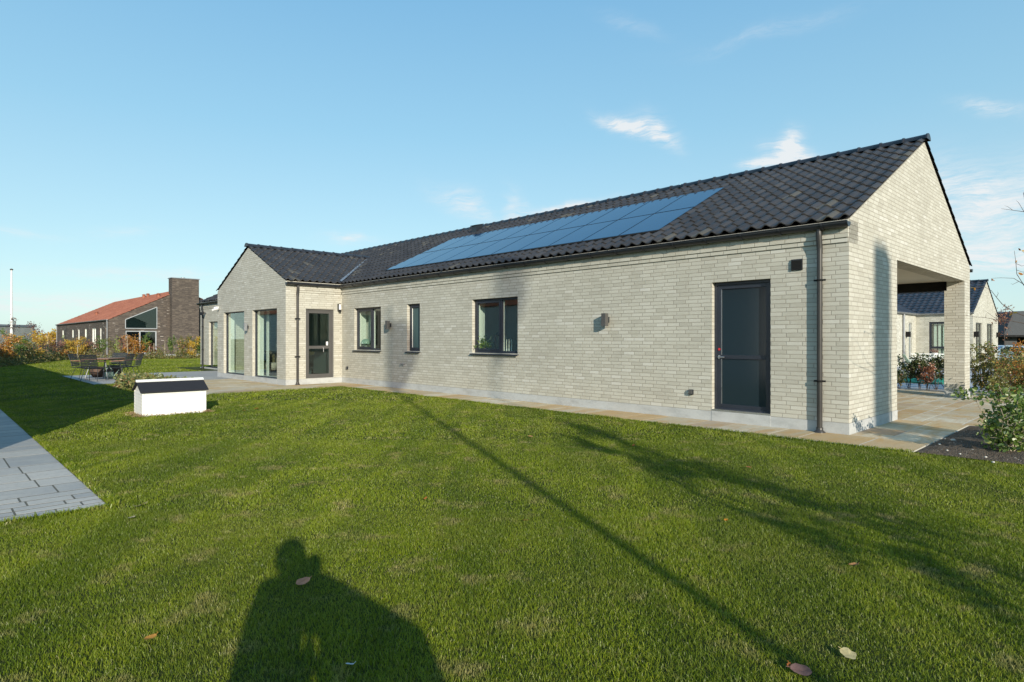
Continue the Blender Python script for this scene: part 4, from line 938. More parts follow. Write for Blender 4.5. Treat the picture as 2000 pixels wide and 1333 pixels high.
for a in [(590, 1137, .080, (.50, .23, .14), 'red-brown fallen leaf lying in the photographer\'s shadow', .3, .5, 0), (292, 1247, .055, (.42, .21, .05), 'tan-orange fallen leaf in the lower left of the lawn', .5, .9, 0),
          (1567, 1311, .085, (.20, .115, .10), 'large brown fallen leaf at the bottom edge of the lawn', .35, 2.6, 0), (1543, 1303, .035, (.40, .13, .04), 'tiny orange leaf beside the large brown one', .8, 1.2, 0),
          (1658, 1279, .065, (.50, .42, .22), 'pale yellow lobed leaf right of the large brown one', .2, 1.9, 1), (1667, 1105, .06, (.38, .20, .09), 'light brown folded leaf near the tree shadow at right', .7, .1, 0),
          (1419, 1018, .042, (.62, .25, .03), 'bright orange small leaf between the two shadows', 1.1, 1.4, 0), (1461, 913, .06, (.28, .12, .05), 'brown leaf on the lawn below the tall frosted door', .4, .2, 0),
          (1035, 853, .07, (.34, .20, .08), 'brown leaf on the lawn below the large window', .5, .4, 0), (1237, 871, .05, (.36, .10, .04), 'reddish leaf on the edge of the mast shadow', .6, .9, 0),
          (831, 975, .04, (.42, .13, .04), 'small rust leaf in the middle of the lawn left of the shadow line', .8, 1.1, 0), (1024, 1017, .045, (.35, .14, .06), 'small rust leaf on the thin shadow line', .5, .3, 0),
          (500, 799, .07, (.50, .16, .04), 'orange leaf on the lawn in front of the patio door downpipe', .6, .2, 0), (475, 803, .06, (.42, .15, .05), 'duller orange leaf just left of the other far orange leaf', .5, .7, 0),
          (274, 988, .08, (.40, .35, .20), 'beige dry leaf clump right of the slate path tip', .4, .3, 1), (256, 1012, .055, (.36, .32, .20), 'smaller beige dry leaf near the slate path tip', .4, 1.3, 1), (682, 1298, .035, (.55, .57, .60), 'small whitish leaf in the photographer\'s shadow', .4, .2, 0)]:
    fallen(a[0], a[1], a[2], a[3], a[4], curl=a[5], rz=a[6], lobes=a[7])
pb = MB()
for i in range(10):                                              # larger pebbles on the soil
    u, v = [(1862, 860), (1900, 880), (1868, 843), (1835, 868), (1925, 893), (1890, 862), (1850, 880), (1940, 903), (1875, 887), (1845, 857)][i]; s_ = [.032, .028, .022, .018, .016, .014, .015, .018, .014, .013][i]
    p = gp(u, v, .06); b = MB(); b.lathe([(.001, s_*.55), (s_*.6, s_*.45), (s_, 0), (s_*.6, -s_*.4), (.001, -s_*.5)], n=8, fn=lambda t: 1+.15*math.sin(3*t+i))
    tag(b.build('pebble', M['stone'], loc=p), ['largest white pebble on the soil, next to the paving', 'second white pebble, in the middle of the soil bed'][i] if i < 2 else ['flat pale pebble nearest the corner where soil, lawn and paving meet','pale pebble beside the sandstone edge, top of the bed','pebble close to the lawn at the foot of the green shrub','tiny pebble left of the shrub roots','lowest tiny pebble at the left tip of the soil','pebble farthest right against the grass edge','tiny pebble between the shrub shadow and lawn','uppermost tiny pebble on the soil bed'][i-2], 'pebble', 'pale pebbles on the soil bed')

# ------------------------------------------------------------------ white well cover shaped like a little house
wx, wy = L(-6.67, 11.08)
ps = empty('pump_house', W(wx, wy), TH-.03, 'small white clapboard box with a black felt gable roof on the lawn', 'well cover')
b = MB(); w_, l_, hh, ah = 1.06, .64, .45, .60
nb_ = 8
for i in range(nb_):                                            # clapboards, each a little proud
    z0 = hh*i/nb_; z1 = hh*(i+1)/nb_
    for sgn, y_ in ((-1, 0), (1, l_)):
        b.prism([(y_, z0), (y_+sgn*.010, z0), (y_+sgn*.003, z1-.003), (y_, z1-.003)] if 0 else [(y_+sgn*-.004, z0), (y_+sgn*.012, z0), (y_+sgn*-.002, z1-.002), (y_+sgn*-.004, z1-.002)], 'x', .03, w_-.03)
    for sgn, x_ in ((-1, 0), (1, w_)):
        b.prism([(x_+sgn*-.004, z0), (x_+sgn*.012, z0), (x_+sgn*-.002, z1-.002), (x_+sgn*-.004, z1-.002)], 'y', .03, l_-.03)
b.box(.008, w_-.008, .008, l_-.008, -.05, hh)
b.prism([(.006, hh), (l_-.006, hh), (l_/2, ah)], 'x', .004, w_-.004)
b.build('clapboard_wall', M['white'], ps)
for x_ in (0, w_):
    for y_ in (0, l_):
        b = MB(); b.box(min(x_, x_-.035 if x_ else x_+.035), max(x_, x_-.035 if x_ else x_+.035), min(y_, y_-.035 if y_ else .035), max(y_, y_-.035 if y_ else .035), -.02, hh-.005)
        c = b.build('corner_post', M['white'], ps); c.location = (.008 if x_ else -.008, .008 if y_ else -.008, 0)
b = MB(); ov = .05; sl_ = (ah-hh)/(l_/2)
for s in (0, 1):
    y0 = -ov if s == 0 else l_+ov; P_ = [(y0, hh-sl_*ov), (l_/2, ah), (l_/2, ah+.028), (y0, hh-sl_*ov+.022)]
    b.prism(P_, 'x', -ov*.8, w_+ov*.8)
b.build('felt_roof', M['felt'], ps)
b = MB(); y0 = l_/2
b.prism([(y0-.045, ah+.006), (y0, ah+.038), (y0, ah+.052), (y0-.052, ah+.014)], 'x', -ov*.8-.004, w_+ov*.8+.004); b.prism([(y0+.045, ah+.006), (y0, ah+.038), (y0, ah+.052), (y0+.052, ah+.014)], 'x', -ov*.8-.004, w_+ov*.8+.004)
b.build('ridge_board', M['white'], ps)
P = []; n = 1500
t = rng.random(n)*2*np.pi; P = np.stack([wx+w_/2+(w_/2+.05)*np.sign(np.cos(t))*np.minimum(1, np.abs(np.cos(t))*1.5)+rng.normal(0, .05, n), wy+l_/2+(l_/2+.05)*np.sign(np.sin(t))*np.minimum(1, np.abs(np.sin(t))*1.5)+rng.normal(0, .05, n)], -1)
Pw = C0+P[:, :1]*D2+P[:, 1:]*D1
V, Fs, rr = leaves(np.stack([Pw[:, 0], Pw[:, 1], rng.random(n)*.035], -1), .04, rng.random(n), .2, .5)
LEAF['straw'] = leaf_mat('dry_straw', [(0, (.30, .20, .10)), (1, (.50, .36, .20))]); tag(np_mesh('dry_grass', V, Fs, LEAF['straw'], rnd=rr), 'ring of dry straw-coloured grass around the white box', 'dry grass', kind='stuff')
# ------------------------------------------------------------------ other houses
def gable_house(name, label, org, w_, l_, ze, slope, wm, rm, front=(), left=(), tw=.23, base=.12, rz=TH, roof=True, gut=None, z0=-1.0):
    """local x = across the gable (0..w), y = along the ridge; front gable at y=0"""
    r_ = empty(name, org, rz, label, 'house'); b = MB(); T_ = .35
    wall(b, 'y', 0, T_, 0, w_, base, ze, front); wall(b, 'x', 0, T_, T_, l_-T_, base, ze, left); wall(b, 'y', l_-T_, l_, 0, w_, base, ze); wall(b, 'x', w_-T_, w_, T_, l_-T_, base, ze)
    for y0 in (0, l_-T_): b.prism([(0, ze), (w_, ze), (w_/2, ze+slope*w_/2-.01)], 'y', y0, y0+T_)
    b.build('brick_wall', wm, r_); b = MB()
    b.box(-.01, w_+.01, -.01, l_+.01, z0, base-.002); b.build('plinth', M['plinth_w'], r_)
    zt = ze+.04; run = w_/2*math.sqrt(1+slope**2)
    tiles('roof', (0, -.04, zt), (0, 1, 0), (1, 0, slope), l_+.08, run, rm, r_, tw=tw); tiles('roof', (w_, -.04, zt), (0, 1, 0), (-1, 0, slope), l_+.08, run, rm, r_, tw=tw)
    b = MB(); b.box(T_+.01, w_-T_-.01, T_+.01, l_-T_-.01, ze-.45, ze-.40); b.build('indoor_ceiling', M['iceil'], r_)
    b = MB()
    for s, x0 in ((1, .02), (-1, w_-.02)): b.add([(x0, 0, ze), (x0, l_, ze), (w_/2, l_, ze+slope*w_/2-.02), (w_/2, 0, ze+slope*w_/2-.02)], [(0, 1, 2, 3)])
    b.build('roof_underlay', M['felt'], r_)
    return r_
def plain_win(parent, ax, c, op, fm, gm='glass', mull=(), trans=(), inward=1, curtain=None, name='window', fw=.06):
    o = Win(parent, ax, c, *op, name=name, fm=fm, inward=inward); o.frame(*op, fw, .06, .14)
    for m_ in mull: o.bx(o.b, m_-fw/2, m_+fw/2, .061, .139, op[2]+fw, op[3]-fw)
    for t in trans: o.bx(o.b, op[0]+fw, op[1]-fw, .062, .138, t-fw/2, t+fw/2)
    o.pane(op[0]+fw*.9, op[1]-fw*.9, op[2]+fw*.9, op[3]-fw*.9, .10, M[gm])
    if curtain:
        def f(b):
            a = op[0]+.05; i = 0
            while a < op[1]-.1:
                o.bx(b, a, a+curtain*.62, .22+.02*(i % 2), .235+.02*(i % 2), op[2]+.02, op[3]-.02); a += curtain; i += 1
        o.part('curtain', M['iwall'], f)
    return o.done()
# brown brick house with red roof, far left
KB = np.array([-30.9, 47.0])
bh = gable_house('brown_brick_house', 'dark brown brick house with red tiled roof and broad brick chimney beyond the lawn', (KB[0], KB[1], 0), 10.4, 24.6, 2.85, .5, M['brick_b'], M['tile_r'],
    front=[(1.12, 3.30, .22, 2.05), (6.9, 8.6, .22, 2.2)], left=[(.25, 1.05, .3, 2.3), (2.6, 3.25, .4, 2.3), (4.7, 6.4, .55, 2.3), (8.6, 9.6, 1.5, 2.3), (12.0, 12.8, .5, 2.3), (15.0, 15.9, 1.5, 2.3), (20.6, 21.6, 1.5, 2.3)], tw=.3)
lt = M['frame_lt']
plain_win(bh, 'y', 0, (1.12, 3.30, .22, 2.05), lt, 'glass_d', mull=(2.12,), name='patio_window', fw=.09)
b = MB(); b.prism([(1.12, 2.22), (3.30, 2.22), (3.30, 3.95), (1.12, 2.90)], 'y', -.035, -.012); o = b.build('gable_window', M['glass_d'], bh)
b = MB(); pts_ = [(1.12, 2.22), (3.30, 2.22), (3.30, 3.95), (1.12, 2.90)]
for p, q in zip(pts_, pts_[1:]+pts_[:1]): b.bar((p[0], -.03, p[1]), (q[0], -.03, q[1]), .05, .055)
b.build('frame', lt, o)
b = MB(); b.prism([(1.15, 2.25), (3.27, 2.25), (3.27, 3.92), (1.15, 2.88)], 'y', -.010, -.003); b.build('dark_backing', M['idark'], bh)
plain_win(bh, 'y', 0, (6.9, 8.6, .22, 2.2), lt, 'glass_d')
for i, op in enumerate([(.25, 1.05, .3, 2.3), (2.6, 3.25, .4, 2.3), (4.7, 6.4, .55, 2.3), (8.6, 9.6, 1.5, 2.3), (12.0, 12.8, .5, 2.3), (15.0, 15.9, 1.5, 2.3), (20.6, 21.6, 1.5, 2.3)]):
    plain_win(bh, 'x', 0, op, M['white'], mull=((op[0]+op[1])/2,) if op[1]-op[0] > 1.3 else (), curtain=.3)
b = MB(); b.box(.36, 10.0, 2.8, 2.9, 0, 2.4); b.box(3.5, 3.6, .36, 2.8, 0, 2.4); b.build('indoor_wall', M['idark'], bh)
b = MB(); b.box(4.24, 6.27, -.62, .30, -.2, 6.30); ch = b.build('chimney', M['brick_b'], bh)
b = MB(); b.box(4.18, 6.33, -.68, .36, 6.30, 6.36); b.build('chimney_cap', M['zinc'], ch)
b = MB(); b.tube([(5.2, -.1, 6.36), (5.2, -.1, 6.44)], .16, 10); b.build('flue_cap', M['zinc'], ch)
for z_, y_, x_ in ((0, 1.9, 3.9), (0, 8.2, 4.6), (0, 9.6, 4.6), (0, 12.5, 1.4)):
    b = MB(); zz = 2.89+.5*x_; b.tube([(x_, y_, zz-.1), (x_, y_, zz+.28)], .13, 10); b.tube([(x_, y_, zz+.28), (x_, y_, zz+.36)], [.20, .08], 10); b.build('roof_vent', M['tile_r'], bh)
gutter(bh, 'y', -.10, -.05, 24.7, 2.88, -1, M['zinc'], False)
b = MB(); b.tube([(-.10, .12, 2.86), (-.06, .12, 2.7), (-.06, .12, 0)], .05, 8); b.build('downpipe', M['zinc'], bh)
b = MB(); b.tube([(-.10, 24.4, 2.86), (-.06, 24.4, 2.7), (-.06, 24.4, 0)], .05, 8); b.build('downpipe', M['zinc'], bh)
b = MB(); b.tube([(6.42, -.07, 4.6), (6.42, -.07, 0)], .05, 8); b.build('downpipe', M['black'], bh)
b = MB(); b.box(.55, .85, -.13, 0, 1.35, 1.43); b.build('wall_lamp', M['black'], bh)
b = MB(); b.box(1.0, 9.5, -2.2, -.02, -.1, .16); tag(b.build('terrace', M['plinth_w'], loc=(KB[0], KB[1], 0), rz=TH), kind='structure')
# flat roofed grey brick wall building
fb = empty('flat_roofed_house', (-54.0, 60, 0), R(-2), 'flat-roofed pale grey brick building behind the white flagpole', 'house')
b = MB(); b.box(-22, 0, 0, 9, -.3, 2.72); b.build('brick_wall', M['brick_g'], fb)
b = MB(); b.box(-22.08, .08, -.08, 9.08, 2.72, 2.93); b.build('roof_fascia', M['zinc'], fb)
sh = empty('garden_shed', (-50.4, 52, 0), R(12), 'dark low shed with sloping roof at the left edge below the grey brick wall', 'shed')
b = MB(); b.box(-3.2, 2.6, 0, 3, -.1, 1.15); b.build('wall', M['darkhouse'], sh)
b = MB(); b.prism([(-3.4, 1.7), (-.9, 2.12), (3.6, 1.12), (3.6, 1.06), (-.9, 2.04), (-3.4, 1.62)], 'y', -.3, 3.3); b.prism([(-3.2, 1.15), (2.6, 1.15), (2.6, 1.28), (-.9, 2.04), (-3.2, 1.64)], 'y', 0.02, 2.98); b.build('roof', M['darkroof'], sh)
fp = empty('flagpole', at_y(22.5, 50), 0, 'tall white flagpole behind the orange shrubs at the left', 'flagpole')
b = MB(); b.tube([(0, 0, -.2), (0, 0, 3.5), (0, 0, 7.0)], [.11, .085, .055], 12); b.build('pole', M['white'], fp)
b = MB(); b.lathe([(.001, 7.13), (.11, 7.08), (.12, 7.03), (.07, 6.98), (.001, 6.98)], n=12); b.build('finial', M['frame_g'], fp)
# slat fence scrap between post and house
b = MB(); r_ = empty('slat_fence', at_y(116, 43.4), R(-8), 'low dark slatted fence behind the shrubs left of the brown house', 'fence')
for i in range(9): b.box(-.1, 2.6, 0, .03, .12+i*.11, .20+i*.11)
b.build('slat_panel', M['slat'], r_)
for x_ in (-.12, 1.25, 2.62): b = MB(); b.box(x_-.04, x_+.04, -.05, -.001, -.1, 1.15); b.build('post', M['slat'], r_)
# pale neighbour house seen through the carport
KN = np.array([23.5, 31.3]); nx0, ny0 = L(*KN)
nh = gable_house('neighbour_house', 'pale brick house with glazed black roof tiles beyond the hedge plants, seen through the carport', (KN[0], KN[1], 0), 7.4, 13, 2.72, .50, M['brick_n'], M['tile_n'],
    front=[(.75, 2.45, .15, 2.25), (3.9, 5.75, .15, 2.25)], left=[(.55, 1.9, .15, 2.3)], tw=.30)
for op in ((.75, 2.45, .15, 2.25), (3.9, 5.75, .15, 2.25)): plain_win(nh, 'y', 0, op, M['frame_g'], mull=((op[0]+op[1])/2,), curtain=.34)
plain_win(nh, 'x', 0, (.55, 1.9, .15, 2.3), M['frame'], trans=(.95,), curtain=.2, fw=.10)
gutter(nh, 'y', -.10, -.05, 2.35, 2.74, -1, M['zinc'], False); ridge_tiles((3.7, -.06, 2.76+1.85+.03), (3.7, 13, 2.76+1.85+.03), nh, M['ridge'])
b = MB(); T_ = .35                                                # side block with its eave across
wall(b, 'y', 2.5, 2.85, -12, 0, .12, 2.72, [(-1.35, -.75, .15, 2.25), (-7.5, -5.5, .15, 2.2)]); wall(b, 'x', -12, -11.65, 2.85, 10, .12, 2.72); wall(b, 'y', 10, 10.35, -12, 0, .12, 2.72)
b.build('brick_wall', M['brick_n'], nh)
tiles('roof', (-12.03, 2.5, 2.76), (1, 0, 0), (0, 1, .5), 14.5, 3.9*1.118, M['tile_n'], nh, tw=.30, clip=lambda c: (c[:, 0] < 0) | (c[:, 2] > 2.76+.5*c[:, 0]-.1)); tiles('roof', (-12.03, 10.35, 2.76), (1, 0, 0), (0, -1, .5), 12.1, 3.9*1.118, M['tile_n'], nh, tw=.30)
b = MB(); b.box(-12.01, .01, 2.49, 10.36, -.5, .118); b.build('plinth', M['plinth_w'], nh)
gutter(nh, 'x', 2.40, -12, -.05, 2.74, -1, M['zinc'], False)
plain_win(nh, 'y', 2.5, (-1.35, -.75, .15, 2.25), M['frame_lt'], 'glass'); plain_win(nh, 'y', 2.5, (-7.5, -5.5, .15, 2.2), M['frame_g'], 'glass', mull=(-6.5,))
for q4 in ((-12, 0, 3.6, 3.7), (.6, 7, 1.5, 1.6)): b = MB(); b.box(*q4, .1, 2.5); b.build('indoor_wall', M['iwall'], nh)
b = MB(); b.tube([(-2.55, 2.42, 2.72), (-2.55, 2.44, 2.5), (-2.55, 2.44, .05)], .05, 8); b.build('downpipe', M['zinc'], nh)
for x_, y_ in ((-1.9, 2.5), (.25, 0), (6.9, 0)):
    b = MB(); b.box(x_-.09, x_+.09, y_-.2, y_, 1.50, 1.78); b.build('wall_lamp', M['black'], nh)
# dark carport house far right
dh = empty('dark_house', (46.5, 58, -.65), R(12), 'low dark boarded house with a carport opening at the right edge', 'house')
b = MB(); b.box(0, 1.5, 0, 9, 0, 2.35); b.box(4.2, 14, 0, 9, 0, 2.35); b.box(1.5, 4.2, 6, 9, 0, 2.35); b.build('wall', M['darkhouse'], dh)
b = MB(); b.prism([(-1.2, 2.35), (15, 2.35), (15, 3.1), (4.2, 4.75), (-.6, 4.35), (-1.2, 3.5)] if 0 else [(-1.3, 2.30), (15, 2.30), (15, 3.2), (1.0, 4.65), (-.2, 4.5)], 'y', -1.0, 9.6); b.build('roof', M['darkroof'], dh)
b = MB(); b.box(-1.4, 15.1, -1.1, -1.0, 2.22, 2.40); b.build('fascia', M['black'], dh)
car = empty('parked_car', (41.0, 50.8, -.64), R(8), 'pale blue hatchback parked in front of the dark house', 'car')
b = MB(); prof = [(-2.0, .30), (2.0, .30), (2.05, .62), (1.9, .86), (1.15, .98), (.55, 1.42), (-1.1, 1.46), (-1.85, 1.02), (-2.05, .72)]
b.prism(prof, 'y', -.84, .84); body = b.build('body', M['carpaint'], car, bevel=.07)
b = MB(); b.prism([(1.04, 1.0), (.52, 1.36), (-1.08, 1.40), (-1.66, 1.03)], 'y', -.852, -.842); b.prism([(1.04, 1.0), (.52, 1.36), (-1.08, 1.40), (-1.66, 1.03)], 'y', .842, .852); b.build('side_window', M['glass_d'], car)
for x_ in (-1.25, 1.28):
    for y_ in (-.80, .80):
        b = MB(); b.tube([(x_, y_-.10, .31), (x_, y_+.10, .31)], .31, 18); o = b.build('wheel', M['rubber'], car); b = MB(); b.tube([(x_, y_-.105, .31), (x_, y_+.105, .31)], .19, 14); b.build('rim', M['alu'], o)
for y_ in (-.62, .62): b = MB(); b.box(-2.06, -1.98, y_-.14, y_+.14, .72, .88); b.build('tail_light', M['red'], car)
# neighbour house left of the camera whose shadow falls on the lawn (white walls, red roof, mirrored in the wing windows)
EH = 3.0; tipx, tipy = -8.72, 14.85; k_ = EH/math.tan(SUN_EL)
gx_, gy_ = tipx-SD.x*k_, tipy-SD.y*k_
wl = 8.0
gh = gable_house('white_house', 'white rendered house with red roof beside the slate path, left of the camera', (gx_-D2[0]*wl, gy_-D2[1]*wl, 0), wl, 33, EH-.07, .42, M['white'], M['tile_r'], tw=.3)
# lawn at the far corners keeps going; more trees and houses behind the camera are left out

# ------------------------------------------------------------------ terrace table and chairs
tx, ty = L(-14.05, 21.2)
tb = empty('garden_table', W(tx, ty, .012), TH+.25, 'teak-topped garden table with thin metal legs on the grey terrace', 'table')
b = MB()
for i in range(9):
    x0 = -.43+i*.86/9; b.box(x0+.004, x0+.86/9-.004, -.65, .65, .70, .725)
b.build('tabletop', M['teak'], tb)
b = MB(); b.box(-.36, .36, -.56, .56, .665, .699); b.build('apron_frame', M['slat'], tb)
for sx_ in (-1, 1):
    for sy_ in (-1, 1):
        b = MB(); b.tube([(sx_*.22, sy_*.42, .67), (sx_*.36, sy_*.58, .0)], .014, 6); b.build('leg', M['zinc'], tb)
def chair(pos, rz, label):
    r_ = empty('garden_chair', pos, rz, label, 'chair', 'slatted chairs around the garden table')   # faces +y
    b = MB()
    for i in range(7):
        y_ = -.20+i*.065; z_ = .43-.035*math.sin(i/6*math.pi)
        b.box(-.235, .235, y_, y_+.052, z_, z_+.012)
    b.build('seat', M['slat'], r_); b = MB()
    for i in range(8):
        z_ = .47+i*.052; y_ = -.235-.11*(i/7)**1.3; b.prism([(y_, z_), (y_+.010, z_), (y_-.002, z_+.043), (y_-.014, z_+.043)], 'x', -.24, .24)
    b.build('backrest', M['slat'], r_)
    for s in (-1, 1):
        b = MB(); b.tube([(s*.27, -.24, .655), (s*.275, .0, .645), (s*.27, .2, .63)], .016, 7); b.build('armrest', M['teak'], r_)
        b = MB(); b.tube([(s*.25, -.34, .88), (s*.25, -.24, .60), (s*.25, -.20, .42), (s*.24, .24, .42), (s*.27, .2, .63)], .009, 6); b.build('side_frame', M['slat'], r_)
        for (y0, y1) in ((-.12, -.27), (.16, .27)):
            b = MB(); b.tube([(s*.20, y0, .42), (s*.26, y1, 0)], .009, 6); b.build('leg', M['slat'], r_)
    return r_
for dx, dy, a, lb in [(.14, -1.0, 0, 'dark slatted garden chair on the near side of the table, back to the camera'), (-.16, 1.0, 180, 'dark slatted garden chair on the far side of the table, mostly hidden'),
                      (-.66, -.1, -90, 'dark slatted garden chair at the left end of the table'), (.64, -.30, 88, 'dark slatted garden chair at the right end of the table'), (.66, .36, 95, 'dark slatted garden chair behind the other one at the right end of the table')]:
    ang = math.radians(0)+.0; base_a = .42                        # table set turned slightly towards the lens
    X0, Y0 = -14.05, 21.2; c_, s_ = math.cos(.12), math.sin(.12); wx_ = X0+dx*c_-dy*s_; wy_ = Y0+dx*s_+dy*c_
    chair((wx_, wy_, .015), .12+R(a), lb)
tb.rotation_euler.z = .12; tb.location = (-14.05, 21.2, .015)
for (x_, y_, s_, m_, n_, lb) in [(-15.05, 22.3, .24, 'terra', 'plant_pot', 'brown round pot behind the left chair'), (-14.6, 22.5, .24, 'terra', 'plant_pot', 'brown round pot behind the table legs'), (-14.1, 21.5, .15, 'sage', 'watering_can', 'sage green watering can under the table')]:
    b = MB(); b.lathe([(.001, .004), (s_*.62, .004), (s_*.95, s_*.5), (s_, s_*.9), (s_*.85, s_*1.5), (s_*.8, s_*1.55), (s_*.76, s_*1.5), (.001, s_*1.3)], n=18)
    o = b.build(n_, M[m_], loc=(x_, y_, .015)); tag(o, lb, 'pot' if m_ == 'terra' else 'watering can')
    if m_ == 'sage':
        b = MB(); b.tube([(.17, 0, .10), (.34, 0, .30)], [.022, .014], 8); b.build('spout', M['sage'], o); b = MB(); b.tube([(-.12, 0, .29), (-.02, 0, .42), (.12, 0, .29)], .010, 6); b.build('handle', M['sage'], o)

# ------------------------------------------------------------------ things in the neighbour's yard
b = MB(); p_ = at_y(1812, 19.6); b.lathe([(.001, .26), (.35, .245), (.62, .17), (.72, .12), (.78, .04), (.80, .0)], n=32, fn=lambda t: 1+.06*math.cos(6*t))
sbx = b.build('sandbox_lid', M['greenpl'], loc=(p_[0], p_[1], .014)); tag(sbx, 'green plastic sandbox with a domed scalloped lid behind the hedge plants', 'sandbox')
b = MB(); b.lathe([(.82, .0), (.86, .05), (.82, .07), (.78, .05)], n=32, fn=lambda t: 1+.06*math.cos(6*t)); b.build('rim', M['greenpl'], sbx)
bn = empty('white_bench', at_y(1822, 30.2, .014), TH-math.pi/2+.1, 'white slatted bench in front of the neighbour\'s curtained window', 'bench')
b = MB()
for i in range(15): b.box(-.9+i*.125, -.9+i*.125+.05, .19, .21, .46, .62)
b.box(-.95, .95, .185, .215, .62, .66); b.box(-.95, .95, .185, .215, .36, .459); b.build('backrest', M['white'], bn)
b = MB(); [b.box(-.95, .95, -.28+i*.11, -.28+i*.11+.09, .34, .359) for i in range(4)]; b.build('seat', M['white'], bn)
for x_ in (-.92, .87):
    for y_ in (-.26, .14): b = MB(); b.box(x_, x_+.05, y_, y_+.05, 0, .339); b.build('leg', M['white'], bn)
gt = empty('garden_side_table', at_y(1826, 28.6, .014), TH, 'small white table with a pot of pink heather', 'table')
b = MB(); b.lathe([(.001, .56), (.38, .56), (.38, .59), (.001, .59)], n=20); b.build('tabletop', M['white'], gt); b = MB(); b.tube([(0, 0, 0), (0, 0, .56)], .03, 8); b.lathe([(.22, 0), (.22, .02), (.001, .03)], n=14); b.build('pedestal', M['white'], gt)
b = MB(); b.lathe([(.001, 0), (.08, 0), (.11, .16), (.10, .16), (.001, .14)], n=14); o = b.build('flower_pot', M['white'], loc=(gt.location[0], gt.location[1], .604)); tag(o, 'white pot of pink heather on the small table', 'flower pot')
P = rng.normal(0, .075, (260, 3)); P[:, 2] = np.abs(P[:, 2])+.16; V, Fs, rr = leaves(P, .05, rng.random(260), .4); np_mesh('flowers', V, Fs, LEAF['pink'], o, rnd=rr)
ad = empty('deck_chair', at_y(1778, 30.5, .014), TH+.6, 'grey-green slatted garden chair standing by the neighbour\'s downpipe', 'chair')
b = MB(); [b.prism([(.10, .30), (.12, .30), (.46, 1.0), (.44, 1.0)], 'x', -.27+i*.11, -.27+i*.11+.09) for i in range(5)]; b.build('backrest', M['sage'], ad)
b = MB(); [b.box(-.27, .27, -.42+i*.1, -.42+i*.1+.08, .36-i*.012, .38-i*.012) for i in range(6)]; b.build('seat', M['sage'], ad)
for s in (-1, 1):
    b = MB(); b.box(s*.33-.05, s*.33+.05, -.45, .30, .56, .58); b.build('armrest', M['sage'], ad); b = MB(); b.box(s*.30-.02, s*.30+.02, -.42, -.34, 0, .56); b.build('leg', M['sage'], ad); b = MB(); b.prism([(-.34, .30), (-.34, .38), (.5, .06), (.5, 0)], 'x', s*.30-.015, s*.30+.015); b.build('leg', M['sage'], ad)

# ------------------------------------------------------------------ things seen through the windows
def inside(name, label, cat, x, y, z, rz=0.0): return empty(name, W(x, y, z), TH+rz, label, cat)
lm = inside('table_lamp', 'sage green mushroom table lamp on the sill of the window beside the small fitting', 'lamp', .27, 13.86, 1.094)
b = MB(); b.lathe([(.001, 0), (.09, 0), (.05, .02), (.022, .05), (.022, .16), (.001, .17)], n=16); b.build('lamp_foot', M['sage'], lm); b = MB(); b.lathe([(.001, .31), (.08, .30), (.14, .25), (.17, .16), (.165, .155), (.06, .17), (.001, .17)], n=20); b.build('lamp_shade', M['sage'], lm)
def pot(x, y, z, lb, s, n, lf, wh='white'):
    o = inside('pot_plant', lb, 'plant', x, y, z); b = MB(); b.lathe([(.001, 0), (s*.6, 0), (s*.8, s*1.2), (s*.7, s*1.2), (.001, s)], n=14); b.build('pot', M[wh], o)
    P = rng.normal(0, s*1.25, (n, 3)); P[:, 2] = np.abs(P[:, 2])*.9+s*1.2; V, Fs, rr = leaves(P, s*.6, rng.random(n), .5); np_mesh('foliage', V, Fs, LEAF[lf], o, rnd=rr); return o
pot(.30, 13.62, 1.094, 'small plant with yellow-green leaves beside the mushroom lamp', .05, 90, 'lime'); pot(.24, 8.28, 1.094, 'bushy green pot plant on the sill inside the large window', .085, 420, 'green', 'terra')
vs_ = inside('vase', 'dark thin vase with a curved flower behind the bushy plant', 'vase', .75, 8.45, 1.35); b = MB(); b.tube([(0, 0, -.3), (0, 0, .1), (.04, -.05, .2), (.06, -.1, .16)], [.03, .02, .02, .05], 8); b.build('vase_body', M['black'], vs_)
for i in range(3):
    o = inside('candlestick', ['left of three glass candlesticks with white candles', 'middle of three glass candlesticks with white candles', 'right of three glass candlesticks with white candles'][i], 'candlestick', .28, 7.52-.085*i, 1.094)
    b = MB(); b.lathe([(.001, 0), (.03, 0), (.012, .03), (.015, .06-.02*(i == 0)), (.012, .09), (.001, .09)], n=12); b.build('holder', M['lampw'], o); b = MB(); b.tube([(0, 0, .09), (0, 0, .30)], [.011, .008], 8); b.build('candle', M['candle'], o)
b = MB(); b.box(.138, .139, 6.92, 6.98, 1.14, 1.24); tag(b.build('window_sticker', M['white_pl'], loc=W(0, 0), rz=TH), 'small white sticker in the lower right corner of the large window', 'sticker')
def curtain(x0, y0, y1, z0, z1, label, m='iwall', axis='y'):
    n = int(abs(y1-y0)/.05)+2; b = MB(); pts = []
    for i in range(n):
        t = i/(n-1); q = y0+(y1-y0)*t; o_ = .022*math.sin(i*1.9); pts.append((x0+o_, q) if axis == 'y' else (q, x0+o_))
    vs = [(p[0], p[1], z0) for p in pts]+[(p[0], p[1], z1) for p in pts]+[(p[0]+.006, p[1]+.002, z0) for p in pts]+[(p[0]+.006, p[1]+.002, z1) for p in pts]
    b.add(vs, [(i, i+1, n+i+1, n+i) for i in range(n-1)]+[(2*n+i+1, 2*n+i, 3*n+i, 3*n+i+1) for i in range(n-1)], True)
    tag(b.build('curtain', M[m], loc=W(0, 0), rz=TH), label, 'curtain')
curtain(.50, 13.7, 14.3, .12, 2.5, 'pale curtain at the left side of the lamp window'); curtain(.50, 12.35, 12.85, .12, 2.5, 'pale curtain at the right side of the lamp window')
curtain(-1.36, 17.28, 17.5, .12, 2.5, 'sheer white curtain in the tall wing window nearest the patio door')
